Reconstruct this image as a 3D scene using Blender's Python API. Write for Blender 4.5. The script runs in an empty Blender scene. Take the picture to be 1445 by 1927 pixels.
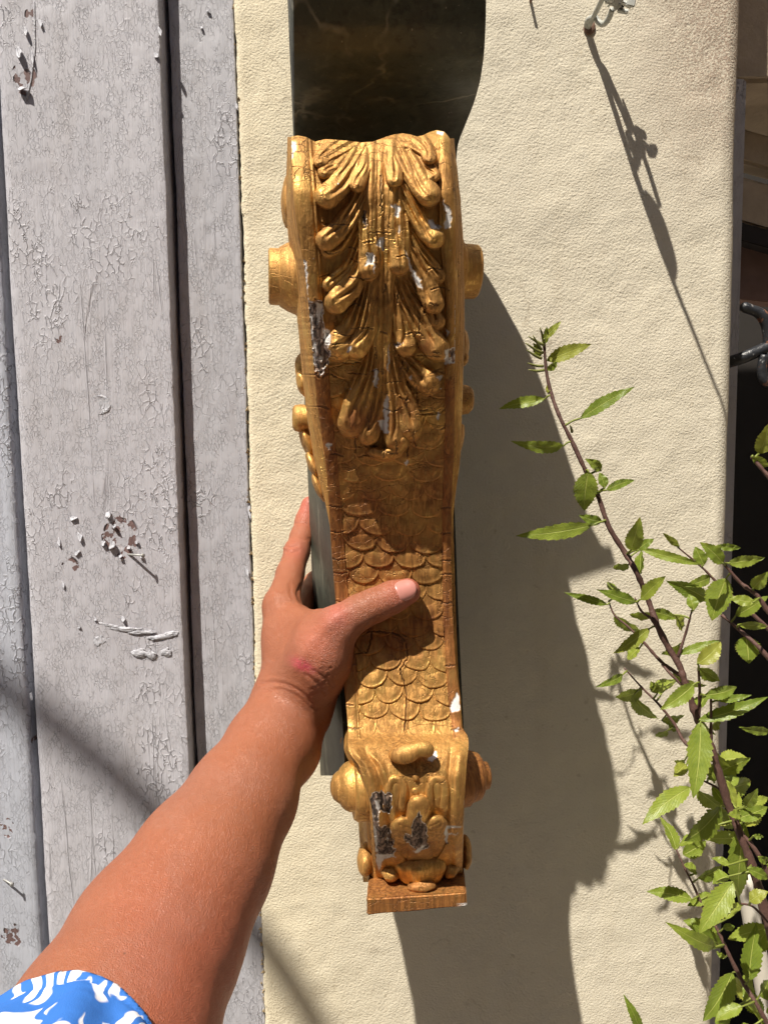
import bpy, bmesh, math, random
import numpy as np
from mathutils import Matrix, Vector

random.seed(7)
RNG = np.random.default_rng(7)
scene = bpy.context.scene
COL = scene.collection

# ------------------------------------------------------------------ camera
W, H, F = 1445.0, 1927.0, 1447.0
CAM = np.array([0.0, 0.0, 1.45])
PITCH = math.radians(5.5)
ROLL = math.radians(-0.8)
_fw = np.array([0.0, math.cos(PITCH), -math.sin(PITCH)])
_r0 = np.array([1.0, 0.0, 0.0])
_u0 = np.cross(_r0, _fw)
_rt = math.cos(ROLL) * _r0 + math.sin(ROLL) * _u0
_up = -math.sin(ROLL) * _r0 + math.cos(ROLL) * _u0
cam_data = bpy.data.cameras.new("camera")
cam_data.sensor_fit = 'HORIZONTAL'
cam_data.sensor_width = 36.0
cam_data.lens = 36.0 * F / W
cam_data.clip_start = 0.01
cam_data.clip_end = 200.0
cam = bpy.data.objects.new("camera", cam_data)
COL.objects.link(cam)
M = Matrix.Identity(4)
for i in range(3):
    M[i][0] = _rt[i]; M[i][1] = _up[i]; M[i][2] = -_fw[i]; M[i][3] = CAM[i]
cam.matrix_world = M
scene.camera = cam

# ------------------------------------------------------------------ sky, sun, exposure
# the sun stands high, to the left of and behind the viewer
SUN_A, SUN_B = 0.75, 2.12            # sideways and downward run of a shadow per metre of depth
sun_vec = Vector((SUN_A, 1.0, -SUN_B)).normalized()
elev = math.asin(-sun_vec.z)
azim = math.atan2(-sun_vec.x, -sun_vec.y)
world = bpy.data.worlds.new("World")
scene.world = world
world.use_nodes = True
wn = world.node_tree
for n in list(wn.nodes): wn.nodes.remove(n)
w_out = wn.nodes.new('ShaderNodeOutputWorld')
w_bg = wn.nodes.new('ShaderNodeBackground')
w_sky = wn.nodes.new('ShaderNodeTexSky')
w_sky.sky_type = 'NISHITA'
w_sky.sun_disc = False
w_sky.sun_elevation = elev
w_sky.sun_rotation = azim
w_sky.air_density = 1.0
w_sky.dust_density = 1.5
w_bg.inputs['Strength'].default_value = 0.06
wn.links.new(w_sky.outputs[0], w_bg.inputs[0])
wn.links.new(w_bg.outputs[0], w_out.inputs[0])
sun_data = bpy.data.lights.new("sun", 'SUN')
sun_data.energy = 5.0
sun_data.angle = math.radians(0.53)
sun_data.color = (1.0, 0.93, 0.82)
sun = bpy.data.objects.new("sun", sun_data)
sun.rotation_euler = sun_vec.to_track_quat('-Z', 'Y').to_euler()
sun.location = (-2, -3, 5)
COL.objects.link(sun)
scene.view_settings.view_transform = 'Standard'
scene.view_settings.look = 'None'
scene.view_settings.exposure = 0.62
scene.view_settings.gamma = 1.0
scene.view_settings.use_curve_mapping = False
scene.render.engine = 'CYCLES'
scene.cycles.use_denoising = True
scene.cycles.max_bounces = 5
scene.cycles.use_adaptive_sampling = True
scene.cycles.adaptive_threshold = 0.03

# ------------------------------------------------------------------ helpers: photo ray -> point at a depth
def P(px, py, Y):
    """world point at depth Y (metres out from the viewer) on the line of sight px, py"""
    px = np.asarray(px, float); py = np.asarray(py, float); Y = np.asarray(Y, float)
    a = (px - W / 2) / F; b = -(py - H / 2) / F
    d = _fw + a[..., None] * _rt + b[..., None] * _up
    return CAM + d * (Y / d[..., 1])[..., None]

def project(p):
    v = np.asarray(p, float) - CAM
    z = v @ _fw
    return W / 2 + F * (v @ _rt) / z, H / 2 - F * (v @ _up) / z

def sstep(a, b, x):
    t = np.clip((x - a) / (b - a), 0, 1)
    return t * t * (3 - 2 * t)

def curve(keys, x, smooth=0):
    k = sorted(keys); xs = np.array([q[0] for q in k], float); ys = np.array([q[1] for q in k], float)
    x = np.asarray(x, float)
    if smooth <= 0: return np.interp(x, xs, ys)
    acc = 0; ws = 0
    for o in np.linspace(-2, 2, 17):
        w_ = math.exp(-o * o / 2); acc = acc + w_ * np.interp(x + o * smooth, xs, ys); ws += w_
    return acc / ws

_perm = RNG.permutation(4096)
_val = RNG.uniform(-1, 1, 4096)
def vnoise(x, y, z=0.0):
    x = np.asarray(x, float); y = np.asarray(y, float); z = np.asarray(z, float) + 0 * x
    xi = np.floor(x).astype(int); yi = np.floor(y).astype(int); zi = np.floor(z).astype(int)
    xf = x - xi; yf = y - yi; zf = z - zi
    xf = xf ** 3 * (xf * (xf * 6 - 15) + 10); yf = yf ** 3 * (yf * (yf * 6 - 15) + 10); zf = zf ** 3 * (zf * (zf * 6 - 15) + 10)
    def h(i, j, k): return _val[_perm[(_perm[(_perm[i & 4095] + j) & 4095] + k) & 4095]]
    def l(a, b, t): return a + (b - a) * t
    def pl(k): return l(l(h(xi, yi, k), h(xi + 1, yi, k), xf), l(h(xi, yi + 1, k), h(xi + 1, yi + 1, k), xf), yf)
    return l(pl(zi), pl(zi + 1), zf)
def fbm(x, y, z=0.0, o=4):
    s = 0; a = 1.0
    for i in range(o):
        s = s + a * vnoise(x + 17.3 * i, y - 9.1 * i, np.asarray(z) + 3.7 * i); a *= 0.5; x = x * 2.03; y = y * 2.03; z = np.asarray(z) * 2.03
    return s / 1.9

# ------------------------------------------------------------------ helpers: objects
def link(o, parent=None):
    COL.objects.link(o)
    if parent is not None:
        o.parent = parent
        o.matrix_parent_inverse = Matrix.Translation(-Vector(parent.location))
    return o

def tag(o, label=None, cat=None, group=None, kind=None):
    if label: o['label'] = label
    if cat: o['category'] = cat
    if group: o['group'] = group
    if kind: o['kind'] = kind
    return o

def thing(name, label, cat, loc, group=None):
    o = bpy.data.objects.new(name, None)
    o.location = Vector([float(v) for v in loc])
    o.empty_display_size = 0.02
    COL.objects.link(o)
    return tag(o, label, cat, group)

def mesh_obj(name, verts, faces, mat=None, parent=None, smooth=True, attrs=None, normals=None, uv=None):
    me = bpy.data.meshes.new(name)
    verts = np.asarray(verts, np.float32).reshape(-1, 3)
    if isinstance(faces, np.ndarray) and faces.ndim == 2:
        nf, k = faces.shape
        me.vertices.add(len(verts)); me.vertices.foreach_set('co', verts.ravel())
        me.loops.add(nf * k); me.loops.foreach_set('vertex_index', faces.astype(np.int32).ravel())
        me.polygons.add(nf); me.polygons.foreach_set('loop_start', np.arange(0, nf * k, k, dtype=np.int32))
        me.update(calc_edges=True); me.validate()
    else:
        me.from_pydata([tuple(map(float, v)) for v in verts], [], [tuple(map(int, f)) for f in faces]); me.update()
    if smooth: me.polygons.foreach_set('use_smooth', [True] * len(me.polygons))
    for k, v in (attrs or {}).items():
        at = me.attributes.new(k, 'FLOAT', 'POINT'); at.data.foreach_set('value', np.asarray(v, np.float32).ravel())
    if uv is not None:
        ul = me.uv_layers.new(name='UVMap')
        li = np.empty(len(me.loops), np.int32); me.loops.foreach_get('vertex_index', li)
        ul.data.foreach_set('uv', np.asarray(uv, np.float32)[li].ravel())
    if normals is not None:
        me.normals_split_custom_set_from_vertices([tuple(n) for n in np.asarray(normals, float)])
    if mat is not None: me.materials.append(mat)
    o = bpy.data.objects.new(name, me)
    return link(o, parent)

def grid_faces(nr, nc, flip=False, wrap=False):
    i = np.arange(nr - 1)[:, None]; j = np.arange(nc if wrap else nc - 1)[None, :]
    j1 = (j + 1) % nc
    a = i * nc + j; b = i * nc + j1; c = (i + 1) * nc + j1; d = (i + 1) * nc + j
    f = np.stack([a, b, c, d], -1).reshape(-1, 4)
    return f[:, ::-1].copy() if flip else f

def grid_obj(name, pts, mat, parent=None, flip=False, wrap=False, smooth=True, attrs=None):
    nr, nc = pts.shape[:2]
    return mesh_obj(name, pts.reshape(-1, 3), grid_faces(nr, nc, flip, wrap), mat, parent, smooth, attrs)

def catmull(pts, n=8):
    p = np.asarray(pts, float)
    p = np.vstack([2 * p[0] - p[1], p, 2 * p[-1] - p[-2]])
    out = []
    for i in range(1, len(p) - 2):
        for t in np.linspace(0, 1, n, endpoint=False):
            a, b, c, d = p[i - 1], p[i], p[i + 1], p[i + 2]
            out.append(0.5 * (2 * b + (c - a) * t + (2 * a - 5 * b + 4 * c - d) * t * t + (3 * b - a - 3 * c + d) * t ** 3))
    out.append(p[-2])
    return np.array(out)

def tube_geo(pts, radii, sides=10, caps=True, off=0):
    pts = np.asarray(pts, float); n = len(pts)
    radii = np.broadcast_to(np.asarray(radii, float), (n,))
    tan = np.gradient(pts, axis=0); tan /= np.linalg.norm(tan, axis=1)[:, None] + 1e-12
    nrm = np.cross(tan[0], [0.31, 0.17, 0.93]); nrm /= np.linalg.norm(nrm)
    V = []; Fc = []
    ang = np.linspace(0, 2 * math.pi, sides, endpoint=False)
    for i in range(n):
        nrm = nrm - tan[i] * (nrm @ tan[i]); nrm /= np.linalg.norm(nrm)
        bi = np.cross(tan[i], nrm)
        V.append(pts[i] + radii[i] * (np.cos(ang)[:, None] * nrm + np.sin(ang)[:, None] * bi))
    V = np.concatenate(V)
    for i in range(n - 1):
        for j in range(sides):
            a = i * sides + j; b = i * sides + (j + 1) % sides
            Fc.append((a + off, b + off, b + sides + off, a + sides + off))
    if caps:
        Fc.append(tuple(off + j for j in range(sides))[::-1])
        Fc.append(tuple(off + (n - 1) * sides + j for j in range(sides)))
    return V, Fc

def tube(name, pts, radii, mat, parent=None, sides=10, smooth_pts=0):
    pts = np.asarray(pts, float)
    if smooth_pts:
        m = len(pts); r = np.broadcast_to(np.asarray(radii, float), (m,))
        q = catmull(np.hstack([pts, r[:, None]]), smooth_pts)
        pts, radii = q[:, :3], np.maximum(q[:, 3], 1e-5)
    V, Fc = tube_geo(pts, radii, sides)
    return mesh_obj(name, V, Fc, mat, parent)

def box_geo(x0, x1, y0, y1, z0, z1, bev=0.001):
    bm = bmesh.new()
    bmesh.ops.create_cube(bm, size=1.0)
    for v in bm.verts:
        v.co.x = x0 if v.co.x < 0 else x1; v.co.y = y0 if v.co.y < 0 else y1; v.co.z = z0 if v.co.z < 0 else z1
    if bev: bmesh.ops.bevel(bm, geom=list(bm.edges), offset=bev, segments=2, affect='EDGES')
    return bm

def box(name, x0, x1, y0, y1, z0, z1, mat, parent=None, bev=0.001):
    bm = box_geo(x0, x1, y0, y1, z0, z1, bev)
    me = bpy.data.meshes.new(name); bm.to_mesh(me); bm.free(); me.materials.append(mat)
    return link(bpy.data.objects.new(name, me), parent)

def lathe(name, prof, org, axis, mat, parent=None, sides=40, jitter=0.0):
    """profile of (radius, height) turned round an axis"""
    ax = np.asarray(axis, float); ax /= np.linalg.norm(ax)
    n1 = np.cross(ax, [0, 0, 1.0]); n1 /= np.linalg.norm(n1); n2 = np.cross(ax, n1)
    ang = np.linspace(0, 2 * math.pi, sides, endpoint=False)
    pr = np.asarray(prof, float)
    pts = (np.asarray(org) + pr[:, 1][:, None, None] * ax
           + pr[:, 0][:, None, None] * (np.cos(ang)[None, :, None] * n1 + np.sin(ang)[None, :, None] * n2))
    if jitter:
        nz = fbm(pts[..., 0] * 120, pts[..., 1] * 120, pts[..., 2] * 120)
        c = np.asarray(org) + pr[:, 1][:, None, None] * ax
        pts = c + (pts - c) * (1 + jitter * nz[..., None])
    return grid_obj(name, pts, mat, parent, wrap=True)

def blob(name, c, radii, rot=None, mat=None, parent=None, flutes=0, fl=0.0, noise=0.06, bend=0.0, sub=4, taper=0.0):
    bm = bmesh.new(); bmesh.ops.create_icosphere(bm, subdivisions=sub, radius=1.0)
    v = np.array([x.co[:] for x in bm.verts]); f = [[q.index for q in x.verts] for x in bm.faces]; bm.free()
    ang = np.arctan2(v[:, 0], -v[:, 1])
    r = 1 + noise * fbm(v[:, 0] * 2.1 + c[0] * 99, v[:, 1] * 2.1, v[:, 2] * 2.1 + c[2] * 77)
    if flutes: r = r + fl * np.cos(flutes * ang) * np.sqrt(np.clip(1 - v[:, 2] ** 2, 0, 1))
    v = v * r[:, None]
    if taper: v[:, :2] *= (1 + taper * v[:, 2])[:, None]
    v = v * np.asarray(radii)
    if bend: v[:, 0] += bend * v[:, 2] ** 2 / radii[2]
    if rot is not None: v = v @ np.array(Matrix.Rotation(rot, 3, 'Y')).T
    return mesh_obj(name, v + np.asarray(c), np.array(f), mat, parent)

# ------------------------------------------------------------------ helpers: node materials
class NT:
    def __init__(s, name):
        s.m = bpy.data.materials.new(name); s.m.use_nodes = True
        s.t = s.m.node_tree
        for n in list(s.t.nodes): s.t.nodes.remove(n)
        s.out = s.t.nodes.new('ShaderNodeOutputMaterial')
    def n(s, typ, ins=None, **kw):
        nd = s.t.nodes.new(typ)
        for k, v in kw.items(): setattr(nd, k, v)
        for k, v in (ins or {}).items(): s.set(nd, k, v)
        return nd
    def set(s, nd, k, v):
        sock = nd.inputs[k]
        if isinstance(v, bpy.types.NodeSocket): s.t.links.new(v, sock)
        elif isinstance(v, (tuple, list)) and len(v) == 3 and sock.type == 'RGBA': sock.default_value = (*v, 1)
        else: sock.default_value = v
    def coord(s, scale=(1, 1, 1), kind='Object', rot=(0, 0, 0)):
        tc = s.n('ShaderNodeTexCoord')
        mp = s.n('ShaderNodeMapping', {'Vector': tc.outputs[kind], 'Scale': scale, 'Rotation': rot})
        return mp.outputs[0]
    def pos(s, scale=(1, 1, 1), rot=(0, 0, 0)):
        g = s.n('ShaderNodeNewGeometry')
        mp = s.n('ShaderNodeMapping', {'Vector': g.outputs['Position'], 'Scale': scale, 'Rotation': rot})
        return mp.outputs[0]
    def noise(s, vec, scale, detail=4, rough=0.55, dist=0.0, col=False):
        nd = s.n('ShaderNodeTexNoise', {'Vector': vec, 'Scale': scale, 'Detail': detail, 'Roughness': rough, 'Distortion': dist})
        return nd.outputs['Color' if col else 'Fac']
    def vor(s, vec, scale, feature='DISTANCE_TO_EDGE', rnd=1.0, out='Distance'):
        nd = s.n('ShaderNodeTexVoronoi', {'Vector': vec, 'Scale': scale, 'Randomness': rnd}, feature=feature)
        return nd.outputs[out]
    def warp(s, vec, scale, amt, detail=3):
        c = s.noise(vec, scale, detail, col=True)
        c = s.n('ShaderNodeVectorMath', {0: c, 1: (0.5, 0.5, 0.5)}, operation='SUBTRACT').outputs[0]
        c = s.n('ShaderNodeVectorMath', {0: c, 'Scale': amt}, operation='SCALE').outputs[0]
        return s.n('ShaderNodeVectorMath', {0: vec, 1: c}, operation='ADD').outputs[0]
    def math(s, op, a, b=None, c=None, clamp=False):
        nd = s.n('ShaderNodeMath', operation=op, use_clamp=clamp)
        s.set(nd, 0, a)
        if b is not None: s.set(nd, 1, b)
        if c is not None: s.set(nd, 2, c)
        return nd.outputs[0]
    def ss(s, x, a, b, lo=0.0, hi=1.0):
        nd = s.n('ShaderNodeMapRange', {'Value': x, 'From Min': a, 'From Max': b, 'To Min': lo, 'To Max': hi}, interpolation_type='SMOOTHSTEP')
        return nd.outputs[0]
    def mix(s, f, a, b, blend='MIX'):
        nd = s.n('ShaderNodeMix', data_type='RGBA', blend_type=blend)
        s.set(nd, 0, f); s.set(nd, 6, a); s.set(nd, 7, b)
        return nd.outputs[2]
    def mixf(s, f, a, b):
        nd = s.n('ShaderNodeMix', data_type='FLOAT')
        s.set(nd, 0, f); s.set(nd, 2, a); s.set(nd, 3, b)
        return nd.outputs[0]
    def attr(s, name, out='Fac'):
        return s.n('ShaderNodeAttribute', attribute_name=name).outputs[out]
    def bump(s, h, dist, strength=1.0, normal=None):
        ins = {'Height': h, 'Distance': dist, 'Strength': strength}
        if normal is not None: ins['Normal'] = normal
        return s.n('ShaderNodeBump', ins).outputs[0]
    def bsdf(s, **ins):
        nd = s.n('ShaderNodeBsdfPrincipled', {k.replace('_', ' '): v for k, v in ins.items()})
        s.t.links.new(nd.outputs[0], s.out.inputs[0])
        return nd
# ------------------------------------------------------------------ materials
def m_stucco():
    s = NT('cream_stucco'); p = s.pos()
    a = s.noise(p, 560, 3, 0.5, 0.2)
    b = s.noise(p, 760, 1, 0.5)
    big = s.noise(p, 9, 4, 0.6)
    mid = s.noise(p, 45, 4, 0.6)
    xg = s.n('ShaderNodeSeparateXYZ', {0: p}).outputs['X']
    g = s.ss(s.math('ADD', xg, s.math('MULTIPLY', big, 0.12)), -0.10, 0.16)
    col = s.mix(g, (0.70, 0.625, 0.46), (0.61, 0.56, 0.45))
    col = s.mix(s.ss(mid, 0.35, 0.75, 0, 0.35), col, (0.69, 0.635, 0.50))
    hl = s.vor(s.warp(p, 18, 0.06, 4), 5.0)
    hair = s.math('MULTIPLY', s.ss(hl, 0.0, 0.006, 1, 0), s.ss(s.noise(p, 10, 2), 0.52, 0.60))
    col = s.mix(s.math('MULTIPLY', hair, 0.4), col, (0.38, 0.32, 0.23))
    drip = s.ss(s.noise(s.pos((1, 1, 0.12)), 34, 4, 0.6), 0.52, 0.78)
    col = s.mix(s.math('MULTIPLY', drip, 0.28), col, (0.50, 0.43, 0.31))
    pit = s.ss(s.noise(s.pos(), 130, 2), 0.70, 0.76)
    col = s.mix(s.math('MULTIPLY', pit, 0.35), col, (0.36, 0.30, 0.20))
    # drier, dirtier coarse render towards the top corner
    zz = s.n('ShaderNodeSeparateXYZ', {0: p}).outputs['Z']
    dirt = s.math('MULTIPLY', s.ss(xg, 0.16, 0.27), s.ss(s.math('ADD', zz, s.math('MULTIPLY', big, 0.1)), 1.64, 1.80))
    col = s.mix(s.math('MULTIPLY', dirt, s.ss(b, 0.35, 0.65, 0.25, 1)), col, (0.34, 0.26, 0.20))
    h = s.math('ADD', s.math('MULTIPLY', a, 0.85), s.math('MULTIPLY', b, 0.35))
    tw = s.noise(s.warp(s.pos((1.0, 1.0, 0.45)), 12, 0.10), 26, 3, 0.5)
    nrm = s.bump(tw, 0.010, 0.06)
    nrm = s.bump(h, 0.0018, 0.50, nrm)
    nrm = s.bump(s.noise(p, 38, 3, 0.5), 0.005, 0.15, nrm)
    s.bsdf(Base_Color=col, Roughness=0.92, Normal=nrm, Specular_IOR_Level=0.2)
    return s.m

def m_paint(name, spots=(), tone=(0.375, 0.365, 0.395), seed=0.0):
    """old grey-lilac paint, crazed into flakes along the grain"""
    s = NT(name)
    p = s.pos((1, 1, 0.62)); p = s.n('ShaderNodeVectorMath', {0: p, 1: (seed, seed * 2, seed * 3)}, operation='ADD').outputs[0]
    wv = s.warp(p, 170, 0.008, 2)
    c1 = s.vor(wv, 180); c2 = s.vor(s.warp(p, 330, 0.004, 2), 400)
    area = s.noise(p, 17, 3, 0.6); gap = s.noise(p, 120, 2)      # cracks come and go
    g1 = s.math('MULTIPLY', s.ss(area, 0.46, 0.66), s.ss(gap, 0.40, 0.52))
    g2 = s.math('MULTIPLY', s.ss(area, 0.68, 0.42), s.ss(gap, 0.62, 0.42))
    k1 = s.math('MULTIPLY', s.ss(c1, 0.0, 0.045, 1, 0), g1)
    k2 = s.math('MULTIPLY', s.ss(c2, 0.0, 0.07, 1, 0), g2)
    lip = s.math('MULTIPLY', s.ss(c1, 0.03, 0.16, 1, 0), g1)
    lip2 = s.math('MULTIPLY', s.ss(c2, 0.05, 0.20, 1, 0), g2)
    gr = s.noise(s.pos((420, 420, 9)), 1.0, 4, 0.6, 0.6)
    lump = s.noise(p, 60, 3, 0.55)
    col = s.mix(s.noise(p, 12, 4, 0.6), tone, tuple(min(1, t * 1.16) for t in (tone[0], tone[1] * 1.0, tone[2] * 0.98)))
    col = s.mix(s.math('MULTIPLY', k1, 0.55), col, (0.17, 0.155, 0.165))
    col = s.mix(s.math('MULTIPLY', k2, 0.18), col, (0.20, 0.19, 0.20))
    c3 = s.vor(s.warp(s.pos((1, 1, 0.045)), 60, 0.006, 3), 62)
    k3 = s.math('MULTIPLY', s.ss(c3, 0.0, 0.016, 1, 0), s.ss(s.noise(s.pos((1, 1, 0.35)), 14, 3, 0.6), 0.55, 0.66))
    l3 = s.math('MULTIPLY', s.ss(c3, 0.01, 0.05, 1, 0), s.ss(s.noise(s.pos((1, 1, 0.35)), 14, 3, 0.6), 0.55, 0.66))
    col = s.mix(s.math('MULTIPLY', k3, 0.35), col, (0.15, 0.14, 0.15))
    stain = s.ss(s.noise(s.pos((1, 1, 0.25)), 20, 4, 0.65), 0.50, 0.75)
    col = s.mix(s.math('MULTIPLY', stain, 0.22), col, (0.30, 0.26, 0.24))
    h = s.math('ADD', s.math('MULTIPLY', lip, 0.30), s.math('MULTIPLY', lip2, 0.10))
    h = s.math('ADD', h, s.math('SUBTRACT', s.math('MULTIPLY', l3, 0.25), s.math('MULTIPLY', k3, 0.5)))
    h = s.math('SUBTRACT', h, s.math('MULTIPLY', k1, 0.8))
    h = s.math('SUBTRACT', h, s.math('MULTIPLY', k2, 0.35))
    h = s.math('ADD', h, s.math('MULTIPLY', gr, 0.34))
    h = s.math('ADD', h, s.math('MULTIPLY', lump, 0.9))
    chip = None
    for (x, z, r, amt) in spots:
        d = s.n('ShaderNodeVectorMath', {0: s.n('ShaderNodeVectorMath', {0: s.pos(), 1: (1, 0, 0.75)}, operation='MULTIPLY').outputs[0], 1: (x, 0, z * 0.75)}, operation='DISTANCE').outputs['Value']
        near = s.ss(d, r, r * 0.15)
        cell = s.n('ShaderNodeTexVoronoi', {'Vector': s.warp(s.pos(), 200, 0.008), 'Scale': 210.0}, feature='F1').outputs['Color']
        cv = s.n('ShaderNodeSeparateXYZ', {0: cell}).outputs['X']
        c = s.ss(s.math('ADD', s.math('MULTIPLY', near, amt), s.math('MULTIPLY', cv, 0.5)), 0.86, 0.92)
        chip = c if chip is None else s.math('MAXIMUM', chip, c)
    if chip is not None:
        wood = s.mix(s.noise(s.pos((300, 300, 20)), 1.0, 4), (0.10, 0.06, 0.06), (0.24, 0.16, 0.15))
        col = s.mix(chip, col, wood)
        h = s.math('SUBTRACT', h, s.math('MULTIPLY', chip, 1.6))
    nrm = s.bump(h, 0.0011, 1.0)
    s.bsdf(Base_Color=col, Roughness=0.55, Normal=nrm, Specular_IOR_Level=0.35)
    return s.m

def m_gold(name='worn_gilding', red=0.0):
    s = NT(name); p = s.pos()
    ges = s.attr('gesso'); wd = s.attr('wood'); bol = s.attr('bole'); crk = s.attr('crack')
    n1 = s.noise(p, 35, 5, 0.6); n2 = s.noise(p, 210, 4, 0.65); n3 = s.noise(s.pos((500, 500, 28)), 1.0, 4, 0.65, 0.4)
    n4 = s.noise(p, 900, 2)
    rub = s.ss(s.math('ADD', s.math('MULTIPLY', n1, 0.55), s.math('MULTIPLY', n3, 0.45)), 0.36, 0.52)
    gold = s.mix(n2, (0.58, 0.315, 0.082), (0.92, 0.60, 0.195))
    tired = s.mix(s.ss(n3, 0.35, 0.65), (0.19, 0.080, 0.021), (0.52, 0.265, 0.076))
    gold = s.mix(s.math('MULTIPLY', rub, 0.85), gold, tired)
    redc = s.ss(s.math('ADD', s.noise(p, 22, 4, 0.6), s.math('MULTIPLY', bol, 0.42)), 0.62, 0.86)
    redf = s.math('MAXIMUM', s.math('MULTIPLY', redc, 0.8), red)
    gold = s.mix(redf, gold, s.mix(s.ss(n3, 0.35, 0.65), (0.16, 0.045, 0.014), (0.36, 0.135, 0.035)))
    speck = s.ss(s.noise(p, 420, 2), 0.70, 0.76)
    gold = s.mix(s.math('MULTIPLY', speck, 0.6), gold, (0.10, 0.05, 0.02))
    grey = s.mix(s.ss(n3, 0.38, 0.66), (0.035, 0.024, 0.020), (0.36, 0.25, 0.19))
    col = s.mix(wd, gold, grey)
    col = s.mix(ges, col, s.mix(n2, (0.66, 0.63, 0.60), (0.82, 0.80, 0.77)))
    col = s.mix(s.math('MULTIPLY', crk, 0.8), col, (0.05, 0.025, 0.012))
    bare = s.math('MAXIMUM', ges, wd)
    metal = s.math('MULTIPLY', s.math('SUBTRACT', 1.0, bare), s.mixf(redf, s.mixf(rub, 0.88, 0.60), 0.40))
    metal = s.math('MULTIPLY', metal, s.math('SUBTRACT', 1.0, s.math('MULTIPLY', crk, 0.8)))
    rough = s.mixf(bare, s.math('ADD', 0.36, s.math('ADD', s.math('MULTIPLY', rub, 0.18), s.math('MULTIPLY', n2, 0.14))), 0.9)
    # crazing of the gesso under the leaf: fine lines across the grain
    cz = s.vor(s.warp(s.pos((0.8, 0.8, 1.5)), 90, 0.012), 95)
    czk = s.math('MULTIPLY', s.ss(cz, 0.0, 0.028, 1, 0), s.ss(s.noise(p, 28, 3), 0.46, 0.60))
    col = s.mix(s.math('MULTIPLY', czk, 0.55), col, (0.09, 0.045, 0.018))
    h = s.math('ADD', s.math('MULTIPLY', n2, 0.45), s.math('ADD', s.math('MULTIPLY', n3, 0.5), s.math('MULTIPLY', n4, 0.10)))
    h = s.math('SUBTRACT', h, s.math('MULTIPLY', czk, 0.5))
    h = s.math('SUBTRACT', h, s.math('MULTIPLY', wd, s.math('MULTIPLY', n3, 1.2)))
    nrm = s.bump(h, 0.0010, 0.8)
    s.bsdf(Base_Color=col, Metallic=metal, Roughness=rough, Normal=nrm)
    return s.m

def m_dark():
    s = NT('dark_marbled_paint'); p = s.pos()
    wv = s.warp(p, 18, 0.05, 4)
    base = s.mix(s.noise(s.pos((1, 1, 2.2)), 30, 5, 0.65), (0.020, 0.023, 0.017), (0.070, 0.075, 0.056))
    cl = s.ss(s.noise(wv, 26, 4, 0.6), 0.52, 0.78)
    base = s.mix(s.math('MULTIPLY', cl, 0.6), base, (0.085, 0.095, 0.07))
    mot = s.noise(s.warp(p, 60, 0.02), 120, 4, 0.65)
    base = s.mix(s.ss(mot, 0.52, 0.72, 0, 0.7), base, (0.085, 0.090, 0.062))
    base = s.mix(s.ss(mot, 0.48, 0.34, 0, 0.6), base, (0.016, 0.017, 0.012))
    brown = s.ss(s.noise(p, 14, 3), 0.5, 0.7)
    base = s.mix(s.math('MULTIPLY', brown, 0.5), base, (0.040, 0.028, 0.018))
    v = s.vor(s.warp(s.pos((1, 1, 0.45)), 22, 0.06, 4), 11)
    vm = s.math('MULTIPLY', s.ss(v, 0.0, 0.030, 1, 0), s.ss(s.noise(p, 17, 3), 0.48, 0.62))
    base = s.mix(s.math('MULTIPLY', vm, 0.75), base, (0.20, 0.19, 0.145))
    v2 = s.ss(s.noise(s.warp(s.pos((1.6, 1.6, 0.7)), 30, 0.03), 24, 2), 0.66, 0.78)
    base = s.mix(s.math('MULTIPLY', v2, 0.65), base, (0.17, 0.18, 0.14))
    sc = s.noise(s.pos((14, 14, 520)), 1.0, 3, 0.6)
    base = s.mix(s.ss(sc, 0.60, 0.80, 0, 0.12), base, (0.12, 0.11, 0.085))
    dot = s.ss(s.noise(p, 520, 1), 0.74, 0.79)
    base = s.mix(s.math('MULTIPLY', dot, 0.6), base, (0.24, 0.23, 0.19))
    nrm = s.bump(s.math('ADD', s.math('MULTIPLY', sc, 0.4), s.noise(p, 150, 3)), 0.0006, 0.4)
    s.bsdf(Base_Color=base, Roughness=s.mixf(s.noise(p, 60, 3), 0.42, 0.60), Normal=nrm, Specular_IOR_Level=0.33)
    return s.m

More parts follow.
